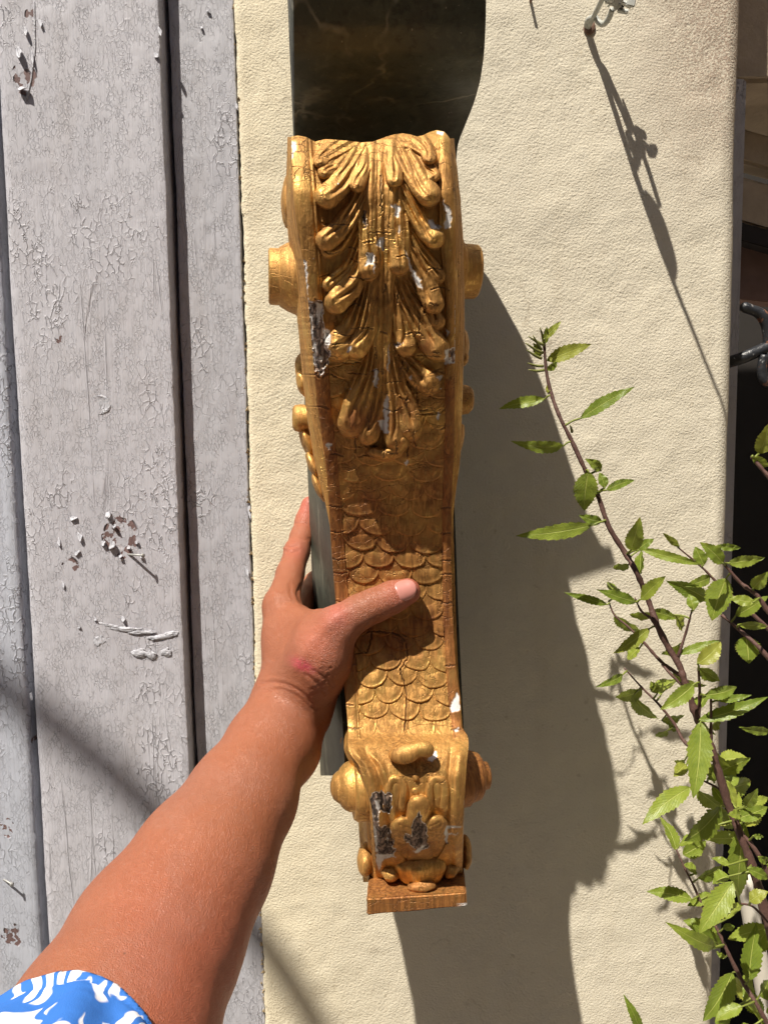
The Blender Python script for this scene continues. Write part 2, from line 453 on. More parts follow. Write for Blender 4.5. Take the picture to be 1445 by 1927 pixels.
def m_skin():
    s = NT('tanned_skin'); p = s.pos()
    red = s.attr('red'); mark = s.attr('mark'); crease = s.attr('crease')
    n1 = s.noise(p, 45, 4, 0.55); n2 = s.noise(p, 260, 3, 0.6)
    col = s.mix(n1, (0.285, 0.093, 0.043), (0.345, 0.123, 0.061))
    col = s.mix(s.ss(n2, 0.35, 0.7, 0, 0.35), col, (0.27, 0.086, 0.040))
    col = s.mix(s.math('MULTIPLY', red, 0.75), col, (0.45, 0.115, 0.080))
    col = s.mix(s.math('MULTIPLY', crease, 0.45), col, (0.25, 0.075, 0.040))
    fk = s.ss(s.vor(p, 85, 'F1'), 0.07, 0.035)
    fk = s.math('MULTIPLY', fk, s.ss(s.noise(p, 30, 2), 0.50, 0.6))
    col = s.mix(s.math('MULTIPLY', fk, 0.85), col, (0.17, 0.055, 0.03))
    vv = s.ss(s.noise(s.warp(p, 20, 0.03), 16, 2), 0.50, 0.60)
    col = s.mix(s.math('MULTIPLY', vv, 0.18), col, (0.26, 0.13, 0.095))
    mk = s.math('MULTIPLY', mark, s.ss(s.noise(p, 700, 3, 0.6), 0.28, 0.55))
    col = s.mix(s.math('MULTIPLY', mk, 0.85), col, (0.46, 0.055, 0.085))
    cell = s.vor(s.warp(p, 300, 0.004), 950)
    h = s.math('ADD', s.math('MULTIPLY', s.ss(cell, 0.0, 0.25), 0.45), s.math('MULTIPLY', s.noise(p, 500, 3), 0.6))
    nrm = s.bump(h, 0.0006, 0.7)
    b = s.bsdf(Base_Color=col, Roughness=s.mixf(n2, 0.36, 0.50), Normal=nrm, Subsurface_Weight=0.06, Subsurface_Scale=0.004, Specular_IOR_Level=0.42)
    b.inputs['Subsurface Radius'].default_value = (1.0, 0.35, 0.18)
    return s.m

def m_simple(name, col, rough=0.6, metal=0.0, var=0.15, scale=60, bump=0.0, bscale=200, spec=0.4):
    s = NT(name); p = s.pos()
    n = s.noise(p, scale, 4, 0.6)
    c = s.mix(n, tuple(v * (1 - var) for v in col), tuple(min(1, v * (1 + var)) for v in col))
    kw = dict(Base_Color=c, Roughness=rough, Metallic=metal, Specular_IOR_Level=spec)
    if bump: kw['Normal'] = s.bump(s.noise(p, bscale, 4), bump, 0.8)
    s.bsdf(**kw)
    return s.m

def m_leaf():
    s = NT('serrated_leaf_green')
    uv = s.n('ShaderNodeUVMap').outputs[0]
    x = s.n('ShaderNodeSeparateXYZ', {0: uv}).outputs['X']; y = s.n('ShaderNodeSeparateXYZ', {0: uv}).outputs['Y']
    ax = s.math('ABSOLUTE', s.math('SUBTRACT', x, 0.5))
    rnd = s.n('ShaderNodeObjectInfo').outputs['Random']
    p = s.pos()
    tone = s.math('ADD', s.math('MULTIPLY', rnd, 0.7), s.math('MULTIPLY', s.noise(p, 60, 3), 0.4))
    col = s.mix(tone, (0.13, 0.195, 0.022), (0.30, 0.355, 0.052))
    col = s.mix(s.ss(s.noise(p, 160, 3), 0.50, 0.72, 0, 0.4), col, (0.10, 0.165, 0.022))
    col = s.mix(s.ss(rnd, 0.80, 1.0, 0, 0.55), col, (0.34, 0.31, 0.055))
    col = s.mix(s.ss(s.math('ADD', ax, s.math('MULTIPLY', s.noise(p, 130, 3), 0.25)), 0.56, 0.66, 0, 0.5), col, (0.30, 0.26, 0.06))
    # side veins
    ph = s.math('SUBTRACT', s.math('MULTIPLY', y, 11.0), s.math('MULTIPLY', ax, 7.0))
    vein = s.ss(s.math('ABSOLUTE', s.math('SUBTRACT', s.math('FRACT', ph), 0.5)), 0.42, 0.5)
    col = s.mix(s.math('MULTIPLY', vein, 0.25), col, (0.22, 0.33, 0.07))
    rib = s.ss(ax, s.math('SUBTRACT', 0.040, s.math('MULTIPLY', y, 0.018)), 0.012)
    col = s.mix(s.math('MULTIPLY', rib, 0.85), col, (0.46, 0.50, 0.13))
    brown = s.ss(s.math('ADD', s.math('MULTIPLY', y, 0.45), s.noise(p, 110, 3)), 1.02, 1.12)
    col = s.mix(s.math('MULTIPLY', brown, 0.55), col, (0.20, 0.11, 0.02))
    h = s.math('ADD', s.math('MULTIPLY', vein, -0.5), s.math('ADD', s.math('MULTIPLY', rib, -0.6), s.math('MULTIPLY', s.noise(p, 420, 2), 0.7)))
    nrm = s.bump(h, 0.0006, 0.7)
    pr = s.n('ShaderNodeBsdfPrincipled', {'Base Color': col, 'Roughness': 0.42, 'Normal': nrm, 'Specular IOR Level': 0.45})
    tr = s.n('ShaderNodeBsdfTranslucent', {'Color': s.mix(0.5, col, (0.34, 0.42, 0.03)), 'Normal': nrm})
    mx = s.n('ShaderNodeMixShader', {0: 0.32, 1: pr.outputs[0], 2: tr.outputs[0]})
    s.t.links.new(mx.outputs[0], s.out.inputs[0])
    return s.m

def m_sleeve():
    s = NT('blue_and_white_printed_cotton'); p = s.pos((0.78, 0.78, 0.78))
    w_ = s.warp(p, 60, 0.022, 2)
    pet = s.vor(w_, 58, 'F1'); edge = s.vor(w_, 58)
    swirl = s.n('ShaderNodeTexWave', {'Vector': s.warp(p, 45, 0.06, 2), 'Scale': 26.0, 'Distortion': 7.0, 'Detail': 2.0}).outputs['Fac']
    f = s.math('MULTIPLY', s.ss(pet, 0.56, 0.50), s.ss(swirl, 0.22, 0.36))
    f = s.math('MAXIMUM', f, 0.0)
    f = s.math('MAXIMUM', f, 0.0)
    col = s.mix(f, (0.035, 0.145, 0.47), (0.66, 0.66, 0.70))
    th = s.noise(s.pos((1800, 1800, 1800)), 1.0, 1)
    nrm = s.bump(s.math('ADD', s.math('MULTIPLY', th, 0.3), s.noise(p, 130, 2)), 0.0009, 0.5)
    s.bsdf(Base_Color=col, Roughness=0.8, Normal=nrm, Specular_IOR_Level=0.2)
    return s.m

M_STUCCO = m_stucco()
M_DARK = m_dark()
M_GOLD = m_gold()
M_BOLE = m_gold('gilding_rubbed_to_red_bole', 0.75)
M_SKIN = m_skin()
M_NAIL = m_simple('fingernail', (0.47, 0.20, 0.165), 0.30, 0, 0.08, 300, spec=0.5)
M_SLEEVE = m_sleeve()
M_LEAF = m_leaf()
M_STEM = m_simple('purple_brown_bark', (0.10, 0.052, 0.042), 0.6, 0, 0.45, 320, 0.0006, 700)
M_PETIOLE = m_simple('green_leaf_stalk', (0.17, 0.20, 0.035), 0.5, 0, 0.2, 200)
M_BUD = m_simple('pale_bud', (0.19, 0.20, 0.06), 0.6, 0, 0.35, 300)
M_WIRE = m_simple('grey_painted_iron', (0.36, 0.37, 0.34), 0.45, 0.0, 0.2, 150, 0.0004, 500)
M_RUST = m_simple('rusty_iron', (0.20, 0.12, 0.085), 0.8, 0.0, 0.3, 300, 0.0005, 600)
M_CRUMB = m_simple('crumbling_render_edge', (0.38, 0.29, 0.17), 0.95, 0, 0.35, 200, 0.001, 300)
# ------------------------------------------------------------------ the setting
Z0, Z1 = -0.02, 2.60
WY = 0.62                                   # face of the house wall
M_GROUND = m_simple('courtyard_paving', (0.30, 0.26, 0.21), 0.9, 0, 0.25, 6, 0.004, 60)
gx = np.array([-30., -4, -1, 1, 4, 30.]); gy = np.array([-30., -6, -2, 0, 0.5, 30.])
gp = np.stack(np.broadcast_arrays(gx[None, :, None], gy[:, None, None], np.zeros((1, 1, 1))), -1).reshape(len(gy), len(gx), 3)
tag(grid_obj('ground', gp, M_GROUND), kind='structure')

def zrows(fine=0.0022):
    return np.concatenate([np.linspace(Z0, 0.84, 24)[:-1], np.arange(0.84, 1.86, fine), np.linspace(1.86, Z1, 24)])

# house wall: one sheet of render, its left end broken off against the door frame, its right end rounded into the window reveal
XE, XR = -0.1085, 0.281
zr = zrows(0.0025)
xs = np.concatenate([np.arange(XE, XR - 0.014, 0.0025)])
edge = 0.0011 * fbm(zr * 60, zr * 0 + 3.3) + 0.0022 * fbm(zr * 9, zr * 0 + 1.3) + 0.0006 * fbm(zr * 300, zr * 0 + 9)
rows = []
for z, e in zip(zr, edge):
    yw = WY + 0.0013 * fbm(xs * 14, xs * 0 + z * 14, 5.0) + 0.0005 * fbm(xs * 70, xs * 0 + z * 70, 2.0)
    x = xs.copy()
    fade = np.clip(1 - (xs - XE) / 0.02, 0, 1)
    x = x + e * fade
    yw = yw + 0.0016 * np.clip(1 - (xs - XE) / 0.004, 0, 1) ** 2
    head = np.array([[x[0] - 0.0002, WY + 0.05, z], [x[0] - 0.0004, WY + 0.006, z], [x[0] - 0.0003, WY + 0.0035, z]])
    a = np.linspace(0.12, math.pi / 2, 7)
    rr = 0.014 + 0.0012 * float(fbm(np.array([z * 25.0]), np.array([7.7]))[0])
    cx, cy = XR - 0.014 + 0.0012 * float(vnoise(np.array([z * 12.0]), np.array([2.2]))[0]), WY + rr
    cor = np.stack([cx + rr * np.sin(a), cy - rr * np.cos(a), a * 0 + z], 1)
    tail = np.array([[cor[-1, 0], WY + 0.06, z], [cor[-1, 0], WY + 0.115, z]])
    rows.append(np.vstack([head, np.stack([x, yw, x * 0 + z], 1), cor, tail]))
wall = grid_obj('house_wall', np.array(rows), M_STUCCO)
tag(wall, 'cream rough stucco house wall between the grey planked door and the window', 'wall')

# crumbs of broken render along the joint with the door frame
def crumb_line():
    V = []; Fc = []; n = 0
    for k in range(170):
        z = random.uniform(0.9, 1.82); e = float(np.interp(z, zr, edge))
        c = np.array([XE + e + random.uniform(-0.0022, 0.0008), WY + 0.0012 + random.uniform(-0.0005, 0.002), z])
        r = random.uniform(0.0005, 0.0017)
        t = np.array([[1, 0, -.7], [-1, 0, -.7], [0, 1, .7], [0, -1, .7], [0.2, 0.1, 1.4]]) * r * RNG.uniform(0.6, 1.3, (5, 3))
        V.append(c + t)
        for f in ((0, 2, 4), (2, 1, 4), (1, 3, 4), (3, 0, 4), (0, 1, 2), (0, 3, 1)): Fc.append(tuple(n + i for i in f))
        n += 5
    o = mesh_obj('render_crumbs', np.vstack(V), Fc, M_CRUMB, wall, smooth=False)
    o['kind'] = 'stuff'
crumb_line()

# planked door: boards stand proud of each other with open joints
door = thing('planked_door', 'old planked door in flaking lilac-grey paint left of the cream wall', 'door', (-0.25, WY, 0.0))
def plank(x0, x1, yf, mat, bevl, bevr, seed, z0=0.0, z1=2.3, back=0.655):
    zz = zrows(0.002)
    zz = zz[(zz >= z0) & (zz <= z1)]
    def wob(s, amp): return amp * (fbm(zz * 22, zz * 0 + s) * 0.8 + 0.35 * fbm(zz * 150, zz * 0 + s + 5) + 0.8 * fbm(zz * 3.5, zz * 0 + s + 9))
    l = x0 + wob(seed, 0.0010); r = x1 + wob(seed + 20, 0.0010)
    inner = np.linspace(0, 1, 26)
    cols = [np.stack([l, l * 0 + back, zz], 1), np.stack([l, l * 0 + yf + bevl[1], zz], 1)]
    for q in (0.5, 1.0):
        cols.append(np.stack([l + bevl[0] * (1 - math.cos(q * math.pi / 2)), yf + bevl[1] * (1 - math.sin(q * math.pi / 2)) + l * 0, zz], 1))
    a = l + bevl[0]; b = r - bevr[0]
    for t in inner[1:-1]:
        x = a + (b - a) * t
        cols.append(np.stack([x, yf + 0.0011 * fbm(x * 30 + seed, zz * 3.5) + 0.00035 * fbm(x * 160, zz * 60 + seed), zz], 1))
    for q in (1.0, 0.5):
        cols.append(np.stack([r - bevr[0] * (1 - math.cos(q * math.pi / 2)), yf + bevr[1] * (1 - math.sin(q * math.pi / 2)) + l * 0, zz], 1))
    cols += [np.stack([r, l * 0 + yf + bevr[1], zz], 1), np.stack([r, l * 0 + back, zz], 1)]
    o = grid_obj('plank', np.stack(cols, 1), mat, door)
    nc_ = len(cols); ed = np.empty(len(o.data.edges) * 2, np.int32); o.data.edges.foreach_get('vertices', ed); ed = ed.reshape(-1, 2)
    ca, cb_ = ed[:, 0] % nc_, ed[:, 1] % nc_
    sharp = (ca == cb_) & ((ca == 1) | (ca == nc_ - 2))
    at = o.data.attributes.new('sharp_edge', 'BOOLEAN', 'EDGE'); at.data.foreach_set('value', sharp)
    return o
def wz(px, py, Y=0.61): q = P(px, py, Y); return float(q[0]), float(q[2])
spotsB = [(*wz(228, 1010), 0.030, 0.62), (*wz(48, 150), 0.020, 0.62), (*wz(135, 1070), 0.018, 0.5), (*wz(60, 30), 0.012, 0.5), (*wz(115, 640), 0.012, 0.45)]
spotsA = [(*wz(20, 1760), 0.02, 0.6), (*wz(8, 1560), 0.015, 0.6), (*wz(62, 1400), 0.008, 0.6)]
spotsC = [(*wz(425, 286), 0.006, 0.6), (*wz(420, 1020), 0.015, 0.42), (*wz(445, 1640), 0.012, 0.42)]
MP_A = m_paint('flaking_paint_on_edge_plank', spotsA, (0.41, 0.43, 0.495), 3.0)
MP_B = m_paint('flaking_paint_on_middle_plank', spotsB, (0.435, 0.43, 0.472), 0.0)
MP_F = m_paint('flaking_paint_loose', (), (0.44, 0.445, 0.49), 1.0)
MP_C = m_paint('flaking_paint_on_frame_plank', spotsC, (0.40, 0.40, 0.44), 7.0)
plank(-0.560, -0.420, 0.612, MP_A, (0.002, 0.003), (0.002, 0.003), 31)
plank(-0.415, -0.2938, 0.6120, MP_A, (0.002, 0.003), (0.0045, 0.0040), 11)
plank(-0.2868, -0.1630, 0.6080, MP_B, (0.0062, 0.0032), (0.0012, 0.0012), 23)
plank(-0.1598, -0.1095, 0.6235, MP_C, (0.0015, 0.001), (0.0008, 0.0008), 45)
M_GAP = m_simple('dark_joint_backing', (0.022, 0.020, 0.020), 0.9)
box('joint_backing', -0.57, -0.107, 0.642, 0.652, 0.0, 2.25, M_GAP, door, 0)

# raised flakes of paint that curl off the boards
def flake(px, py, Y, w, h, curl, rot, mat):
    n = 7; u = np.linspace(-1, 1, n); pts = []
    rot = -1.1 + 0.5 * math.sin(px * 3.7 + py)
    if h > 2 * w: w, h, rot = h, w, -1.35 + 0.15 * math.sin(px)
    c = P(px, py, Y)
    for i in u:
        row = []
        for j in u:
            wx = i * w * (0.75 + 0.25 * math.cos(j * 2 + px)) * (1 - 0.25 * abs(j) ** 3); hz = j * h * (1 - 0.3 * abs(i) ** 2.0)
            lift = curl * (0.5 * (i + 1)) ** 2 + curl * 0.4 * (0.5 * (j + 1)) ** 2
            x = wx * math.cos(rot) - hz * math.sin(rot); z = wx * math.sin(rot) + hz * math.cos(rot)
            row.append(c + np.array([x, -0.0003 - lift, z]))
        pts.append(row)
    o = grid_obj('paint_flake', np.array(pts), mat, door)
    md = o.modifiers.new('thick', 'SOLIDIFY'); md.thickness = 0.00035
    return o
for (px, py, w, h, cu, ro) in [(38, 100, 2.6, 5.5, 3.2, 2.9), (46, 168, 2.4, 4.2, 3.5, 0.3), (50, 60, 1.6, 4, 2, 2.6), (62, 110, 1.2, 6, 1.6, .1), (205, 968, 3.4, 2.2, 2.8, 3.8), (217, 990, 2.2, 1.8, 3, 4.4),
                               (212, 1026, 3.2, 3.8, 3.2, 5.2), (196, 1022, 2.2, 2.4, 2.4, .4), (152, 1010, 2.0, 4.2, 2.2, .3), (140, 975, 2.0, 3.2, 1.8, 3.2), (147, 1040, 1.8, 3.0, 1.8, 0.2), (243, 1030, 2.0, 1.6, 1.8, 4.0),
                               (228, 1046, 2.4, 1.5, 1.9, 4.6), (258, 1020, 1.5, 1.8, 1.5, 2.5), (268, 1048, 1.2, 1.6, 1.5, .4), 
                               (233, 1165, 2.4, 1.6, 1.6, 4.5), (180, 1165, 2.4, 1.4, 1.5, 4.4), (295, 105, 2.6, 1.8, 1.6, 4.6), (302, 60, 1.4, 4, 1.4, .1), (78, 45, 1.2, 4.5, 1.4, 2.9), (150, 1180, 1.5, 1.5, 1.3, 4.0), (112, 1020, 1.4, 4, 1.4, .2), (120, 1100, 1.4, 3.5, 1.4, 3.1)]:
    flake(px, py, 0.6083, w * 0.001, h * 0.001, cu * 0.001, ro, MP_F)
for (px, py, w, h, cu, ro) in [(470, 960, 1.2, 9, 2.2, .05), (466, 1075, 1.2, 5, 2.0, .1), (446, 200, 1.0, 4, 1.4, .1), (392, 20, 1.4, 1.4, 1.4, 4), (380, 52, 1.0, 2.2, 1.2, 0)]:
    flake(px, py, 0.6236, w * 0.001, h * 0.001, cu * 0.001, ro, MP_F)
for (px, py, w, h, cu, ro) in [(40, 1540, 1.6, 6, 2, .2), (8, 1550, 2.2, 6, 2.4, .1), (20, 1480, 1.4, 8, 1.8, 0), (60, 1310, 1.4, 5, 1.6, .1), (28, 1790, 1.4, 7, 1.8, .1), (6, 1840, 2, 8, 2, .1)]:
    flake(px, py, 0.6157, w * 0.001, h * 0.001, cu * 0.001, ro, MP_F)
# filled holes and the old screw heads under the paint
for (px, py, r) in [(189, 762, 0.0070)]:
    c = P(px, py, 0.6079)
    lathe('painted_plug', [(r * 1.3, 0.0008), (r * 1.1, -0.0001), (r, -0.0005), (r * 0.9, 0.0), (r * 0.5, -0.0002), (0.00005, -0.0001)], c, (0, 1, 0), MP_F, door, 28, 0.30)
lathe('screw_hole', [(0.0022, 0.0002), (0.0018, -0.0004), (0.0014, 0.0), (0.0005, 0.0001), (0.00005, 0.0001)], P(134, 1187, 0.6082), (0, 1, 0), M_GAP, door, 16)
# raised runs of thick paint above the filled holes
for pts in ([(112, 640), (104, 740), (112, 900), (116, 1000), (122, 1190)], [(65, 0), (66, 80), (60, 140), (50, 190)]):
    q = catmull(np.array([P(a, b, 0.6083) for a, b in pts]), 5); q[1:-1, 0] += 0.0007 * fbm(q[1:-1, 2] * 500, q[1:-1, 0] * 500); q[1:-1, 2] += 0.0007 * fbm(q[1:-1, 0] * 500, q[1:-1, 2] * 400, 3.)
    tube('paint_ridge', q, [0.0003] + [0.0007] * (len(q) - 2) + [0.0003], MP_F, door, 8, 6)

for (px, py, rx, rz, ro) in ((236, 1184, .013, .0016, .06), (268, 1190, .010, .0014, .02), (300, 1200, .0085, .0020, -.12), (322, 1194, .006, .0022, -.2), (187, 1204, .0042, .0046, .1), (264, 1230, .0060, .0032, .1), (286, 1233, .0040, .0030, .3), (312, 1228, .0042, .0030, 0), (200, 1176, .012, .0014, .2)):
    blob('filler_patch', P(px, py, .6080), (rx, .0007, rz), ro, MP_F, door, noise=0.75, sub=4)
# nails driven into the door; each throws a long thin shadow
M_NAIL_IRON = m_simple('painted_nail', (0.33, 0.33, 0.32), 0.5, 0.3, 0.2, 300)
def door_nail(px, py, Y, out, side, up_, label):
    c = P(px, py, Y + 0.004)
    t = thing('bent_nail', label, 'nail', c, 'nails in the planked door')
    d = np.array([side, -out, up_])
    tube('shank', [c, c + d * 0.5, c + d], 0.0008, M_NAIL_IRON, t, 8)
    lathe('nail_head', [(0.00005, 0.0013), (0.0016, 0.0010), (0.0019, 0.0003), (0.0017, -0.0003), (0.0007, -0.0006)], c + d, d, M_NAIL_IRON, t, 14)
door_nail(228, 1042, 0.610, 0.0150, 0.022, 0.0005, 'thin nail in the bare patch of the middle door plank')
door_nail(-6, 1648, 0.6155, 0.0150, 0.020, 0.001, 'thin nail at the lower left end of the edge plank')

# window at the right of the wall: grey frame, dark room behind
win = thing('window', 'grey window frame with a dark opening right of the stucco wall', 'window', (0.5, WY, 0.9))
M_FRAME = m_paint('grey_window_paint', (), (0.44, 0.425, 0.44), 13.0)
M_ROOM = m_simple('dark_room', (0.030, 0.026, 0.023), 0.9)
M_TAN = m_simple('old_plaster', (0.42, 0.34, 0.25), 0.9, 0, 0.3, 40, 0.002, 130)
FY = 0.700
zs0, zs1 = 0.78, 1.757
box('frame_stile', 0.262, 0.3205, FY, FY + 0.05, zs0, zs1, M_FRAME, win, 0.002)
box('frame_stile', 0.900, 0.955, FY, FY + 0.05, zs0, zs1, M_FRAME, win, 0.002)
box('sill', 0.255, 0.96, 0.64, FY + 0.07, zs0 - 0.06, zs0 - 0.002, M_FRAME, win, 0.004)
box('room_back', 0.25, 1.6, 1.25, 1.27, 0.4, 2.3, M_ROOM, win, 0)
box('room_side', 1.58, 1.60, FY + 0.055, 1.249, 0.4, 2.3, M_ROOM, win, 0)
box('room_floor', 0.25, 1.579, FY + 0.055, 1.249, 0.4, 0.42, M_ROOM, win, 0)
box('lintel', 0.262, 1.2, FY + 0.012, FY + 0.20, 1.7595, 2.30, M_TAN, win, 0.004)
# slanting boards under the head of the opening
for (z, dz, m) in ((1.722, 0.030, M_TAN), (1.672, 0.042, M_TAN)):
    o = box('head_board', -0.02, 0.62, -0.012, 0.012, -dz / 2, dz / 2, m, win, 0.003)
    o.matrix_parent_inverse = Matrix.Identity(4); o.parent = win
    o.location = Vector((0.345, FY + 0.07, z)) - win.location; o.rotation_euler = (0, math.radians(16), 0)
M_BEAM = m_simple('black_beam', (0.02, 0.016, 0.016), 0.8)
o = box('slanting_beam', -0.04, 0.62, -0.012, 0.012, -0.008, 0.008, M_BEAM, win, 0.001)  # near-black slanting bar below the head boards
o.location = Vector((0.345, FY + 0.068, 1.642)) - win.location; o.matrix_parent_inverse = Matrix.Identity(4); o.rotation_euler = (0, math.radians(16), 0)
M_BRICK = m_simple('dull_red_panel', (0.17, 0.105, 0.085), 0.85, 0, 0.25, 60)
o = box('inner_panel', -0.04, 0.62, -0.012, 0.012, -0.052, 0.0, M_BRICK, win, 0.001)
o.location = Vector((0.345, FY + 0.085, 1.635)) - win.location; o.matrix_parent_inverse = Matrix.Identity(4); o.rotation_euler = (0, math.radians(7), 0)
box('side_wall', 0.96, 2.4, WY, WY + 0.2, Z0, Z1, M_STUCCO, win, 0.01)
box('under_wall', 0.268, 0.958, WY + 0.008, WY + 0.2, Z0, zs0 - 0.062, M_STUCCO, win, 0.006)

# wrought-iron grille in front of the window
M_IRON = NT('chipped_black_iron'); _p = M_IRON.pos()
_c = M_IRON.mix(M_IRON.ss(M_IRON.noise(_p, 95, 4, 0.65), 0.57, 0.61), (0.022, 0.024, 0.028), (0.20, 0.085, 0.05))
_c = M_IRON.mix(M_IRON.ss(M_IRON.noise(_p, 260, 3), 0.64, 0.70), _c, (0.22, 0.22, 0.22))
M_IRON.bsdf(Base_Color=_c, Roughness=0.38, Normal=M_IRON.bump(M_IRON.noise(_p, 220, 4), 0.0012, 0.8)); M_IRON = M_IRON.m
gr = thing('window_grille', 'chipped black wrought-iron scroll grille in front of the dark window', 'grille', P(1440, 690, 0.665))
def ppx(l, Y): return np.array([P(a, b, Y) for a, b in l])
tube('scroll', ppx([(1402, 578), (1412, 582), (1424, 586), (1436, 596), (1444, 614), (1447, 636), (1446, 660), (1444, 690), (1438, 715)], 0.665), [0.0045, 0.0042, 0.0045, 0.005, 0.005, 0.005, 0.0048, 0.0046, 0.005], M_IRON, gr, 12, 5)
blob('scroll_end', P(1402, 578, 0.665), (0.0046, 0.0046, 0.0046), None, M_IRON, gr, sub=2)
tube('cross_bar', np.vstack([ppx([(1372, 681)], 0.675), ppx([(1400, 672), (1440, 655), (1500, 636), (1700, 600)], 0.665)]), 0.0052, M_IRON, gr, 10, 3)
tube('upright_bar', ppx([(1512, 300), (1508, 680), (1502, 900), (1490, 1500), (1478, 2050)], 0.668), 0.006, M_IRON, gr, 10)
tube('scroll', ppx([(1438, 668), (1434, 690), (1436, 712), (1446, 720), (1456, 708)], 0.662), 0.0042, M_IRON, gr, 10, 4)
# pale plastic pipe low in the window recess
M_PIPE = m_simple('pale_pipe', (0.62, 0.58, 0.50), 0.5)
tag(tube('waste_pipe', ppx([(1398, 1640), (1416, 1740), (1432, 1830), (1448, 1920), (1470, 2050)], 0.69), 0.0085, M_PIPE, None, 16, 4), 'pale curved pipe behind the lowest leaves at the right edge', 'pipe')
# unseen walls added behind and beside the viewer to shut out low sky
M_SKY_BLOCK = m_simple('sky_block_drab', (0.26, 0.21, 0.16), 0.9, 0, 0.2, 2)
def slab_box(name, a, b, c, d, e, f, m): return tag(box(name, a, b, c, d, e, f, m, None, 0), kind='structure')
slab_box('sky_block_back', -7, 7, -2.9, -2.6, 0.004, 4.6, M_SKY_BLOCK)
slab_box('sky_block_side', 3.2, 3.4, -2.59, 0.6, 0.004, 4.6, M_SKY_BLOCK)
# ------------------------------------------------------------------ carved bracket
YAW = math.tan(math.radians(8.5))
brk = thing('carved_bracket', 'tall gilded wood bracket carved with acanthus and scales, gripped by the hand', 'bracket', P(770, 1724, 0.50))

# --- dark marbled board behind the gilding: flat back, front swelling forward at the top
ys = np.concatenate([np.arange(-66, 300, 6.0), np.arange(300, 1461, 20.0), [1460.0]])
Df = curve([(-150, .440), (-100, .442), (-40, .447), (0, .452), (50, .459), (100, .470), (150, .496), (180, .521), (210, .541), (240, .556), (270, .570), (320, .584), (500, .580), (700, .556), (820, .530), (930, .494), (1460, .488)], ys, 8)
lf = curve([(-150, 548), (0, 550), (200, 552), (260, 553), (400, 566), (700, 586), (930, 612), (1000, 620), (1200, 634), (1460, 648)], ys, 15)
lb = curve([(-150, 534), (0, 541), (1460, 603)], ys)
rf = curve([(-150, 910), (-60, 915), (40, 914), (100, 911), (150, 904), (190, 893), (225, 879), (270, 861), (330, 856), (500, 850), (900, 853), (1000, 857), (1150, 862), (1280, 868), (1380, 873), (1460, 876)], ys, 10)
BBy = curve([(-150, .617), (350, .617), (700, .596), (930, .577), (1460, .577)], ys, 30)
BBy = np.minimum(BBy, Df + curve([(-150, .010), (250, .006), (500, .006), (700, .025), (930, .09), (1460, .10)], ys))
nx = 24
rows = []
for y, d, a, b, c, BB in zip(ys, Df, lf, lb, rf, BBy):
    t = np.linspace(0, 1, nx)
    L0 = P(b, y, BB); La = P(a, y, d - 0.008); Ra = P(c, y, d + 0.003); 
    R0 = Ra + np.array([-(BB - d - 0.003) * YAW * 0.6, BB - d - 0.003, 0.0]); R0[2] = L0[2]
    fr = La + (Ra - La) * t[:, None]
    fr[0] = La + np.array([0.0006, 0, 0]) ; 
    side = L0 + (La - L0) * np.linspace(0, 1, 8)[:-1, None]
    sr = Ra + (R0 - Ra) * np.linspace(0, 1, 6)[1:, None]
    rows.append(np.vstack([side, fr, sr]))
rows = np.array(rows)
board = grid_obj('backboard', rows, M_DARK, brk, wrap=True)
tag(board, 'dark green-black marbled board swelling forward at the top')
me = board.data
bm = bmesh.new(); bm.from_mesh(me)
be = [e for e in bm.edges if e.is_boundary]
bmesh.ops.holes_fill(bm, edges=be, sides=0)
for f in bm.faces: f.smooth = len(f.verts) == 4
for e in bm.edges:
    if len(e.link_faces) == 2 and e.calc_face_angle(0) > 0.7: e.smooth = False
bm.to_mesh(me); bm.free()

# --- gilded front: relief carved over the S-shaped face
def fdepth(y):
    return curve([(240, .416), (300, .407), (360, .403), (420, .405), (500, .410), (600, .418), (700, .4275), (800, .4380), (870, .4460), (950, .4555), (1030, .4625), (1100, .4655), (1200, .464),
                  (1300, .457), (1355, .451), (1380, .446), (1400, .436), (1425, .428), (1460, .423), (1500, .423), (1545, .428), (1590, .439), (1620, .450), (1645, .461), (1665, .47)], y, 7)
def edgeL(y):
    return curve([(240, 548), (300, 549), (340, 551), (400, 556), (440, 562), (490, 571), (566, 580), (686, 590), (759, 597), (872, 613), (951, 619), (1061, 626), (1133, 632), (1250, 645), (1370, 655),
                  (1395, 656), (1412, 656), (1424, 662), (1440, 675), (1480, 690), (1519, 699), (1600, 706), (1665, 709)], y, 4)
def edgeR(y):
    return curve([(240, 846), (300, 848), (440, 857), (640, 856), (822, 855), (958, 849), (1060, 849), (1148, 851), (1256, 858), (1310, 865), (1370, 868), (1384, 880), (1400, 882), (1438, 878), (1508, 873), (1621, 870), (1665, 867)], y, 4)
def topline(x):
    return np.interp(x, [545, 549, 560, 576, 593, 603, 613, 630, 653, 679, 700, 712, 728, 742, 757, 772, 785, 795, 810, 822, 836, 844, 850], [259, 256, 254, 257, 266, 263, 261, 262, 264, 267, 266, 262, 256, 252, 250, 252, 256, 254, 247, 244, 247, 256, 266])

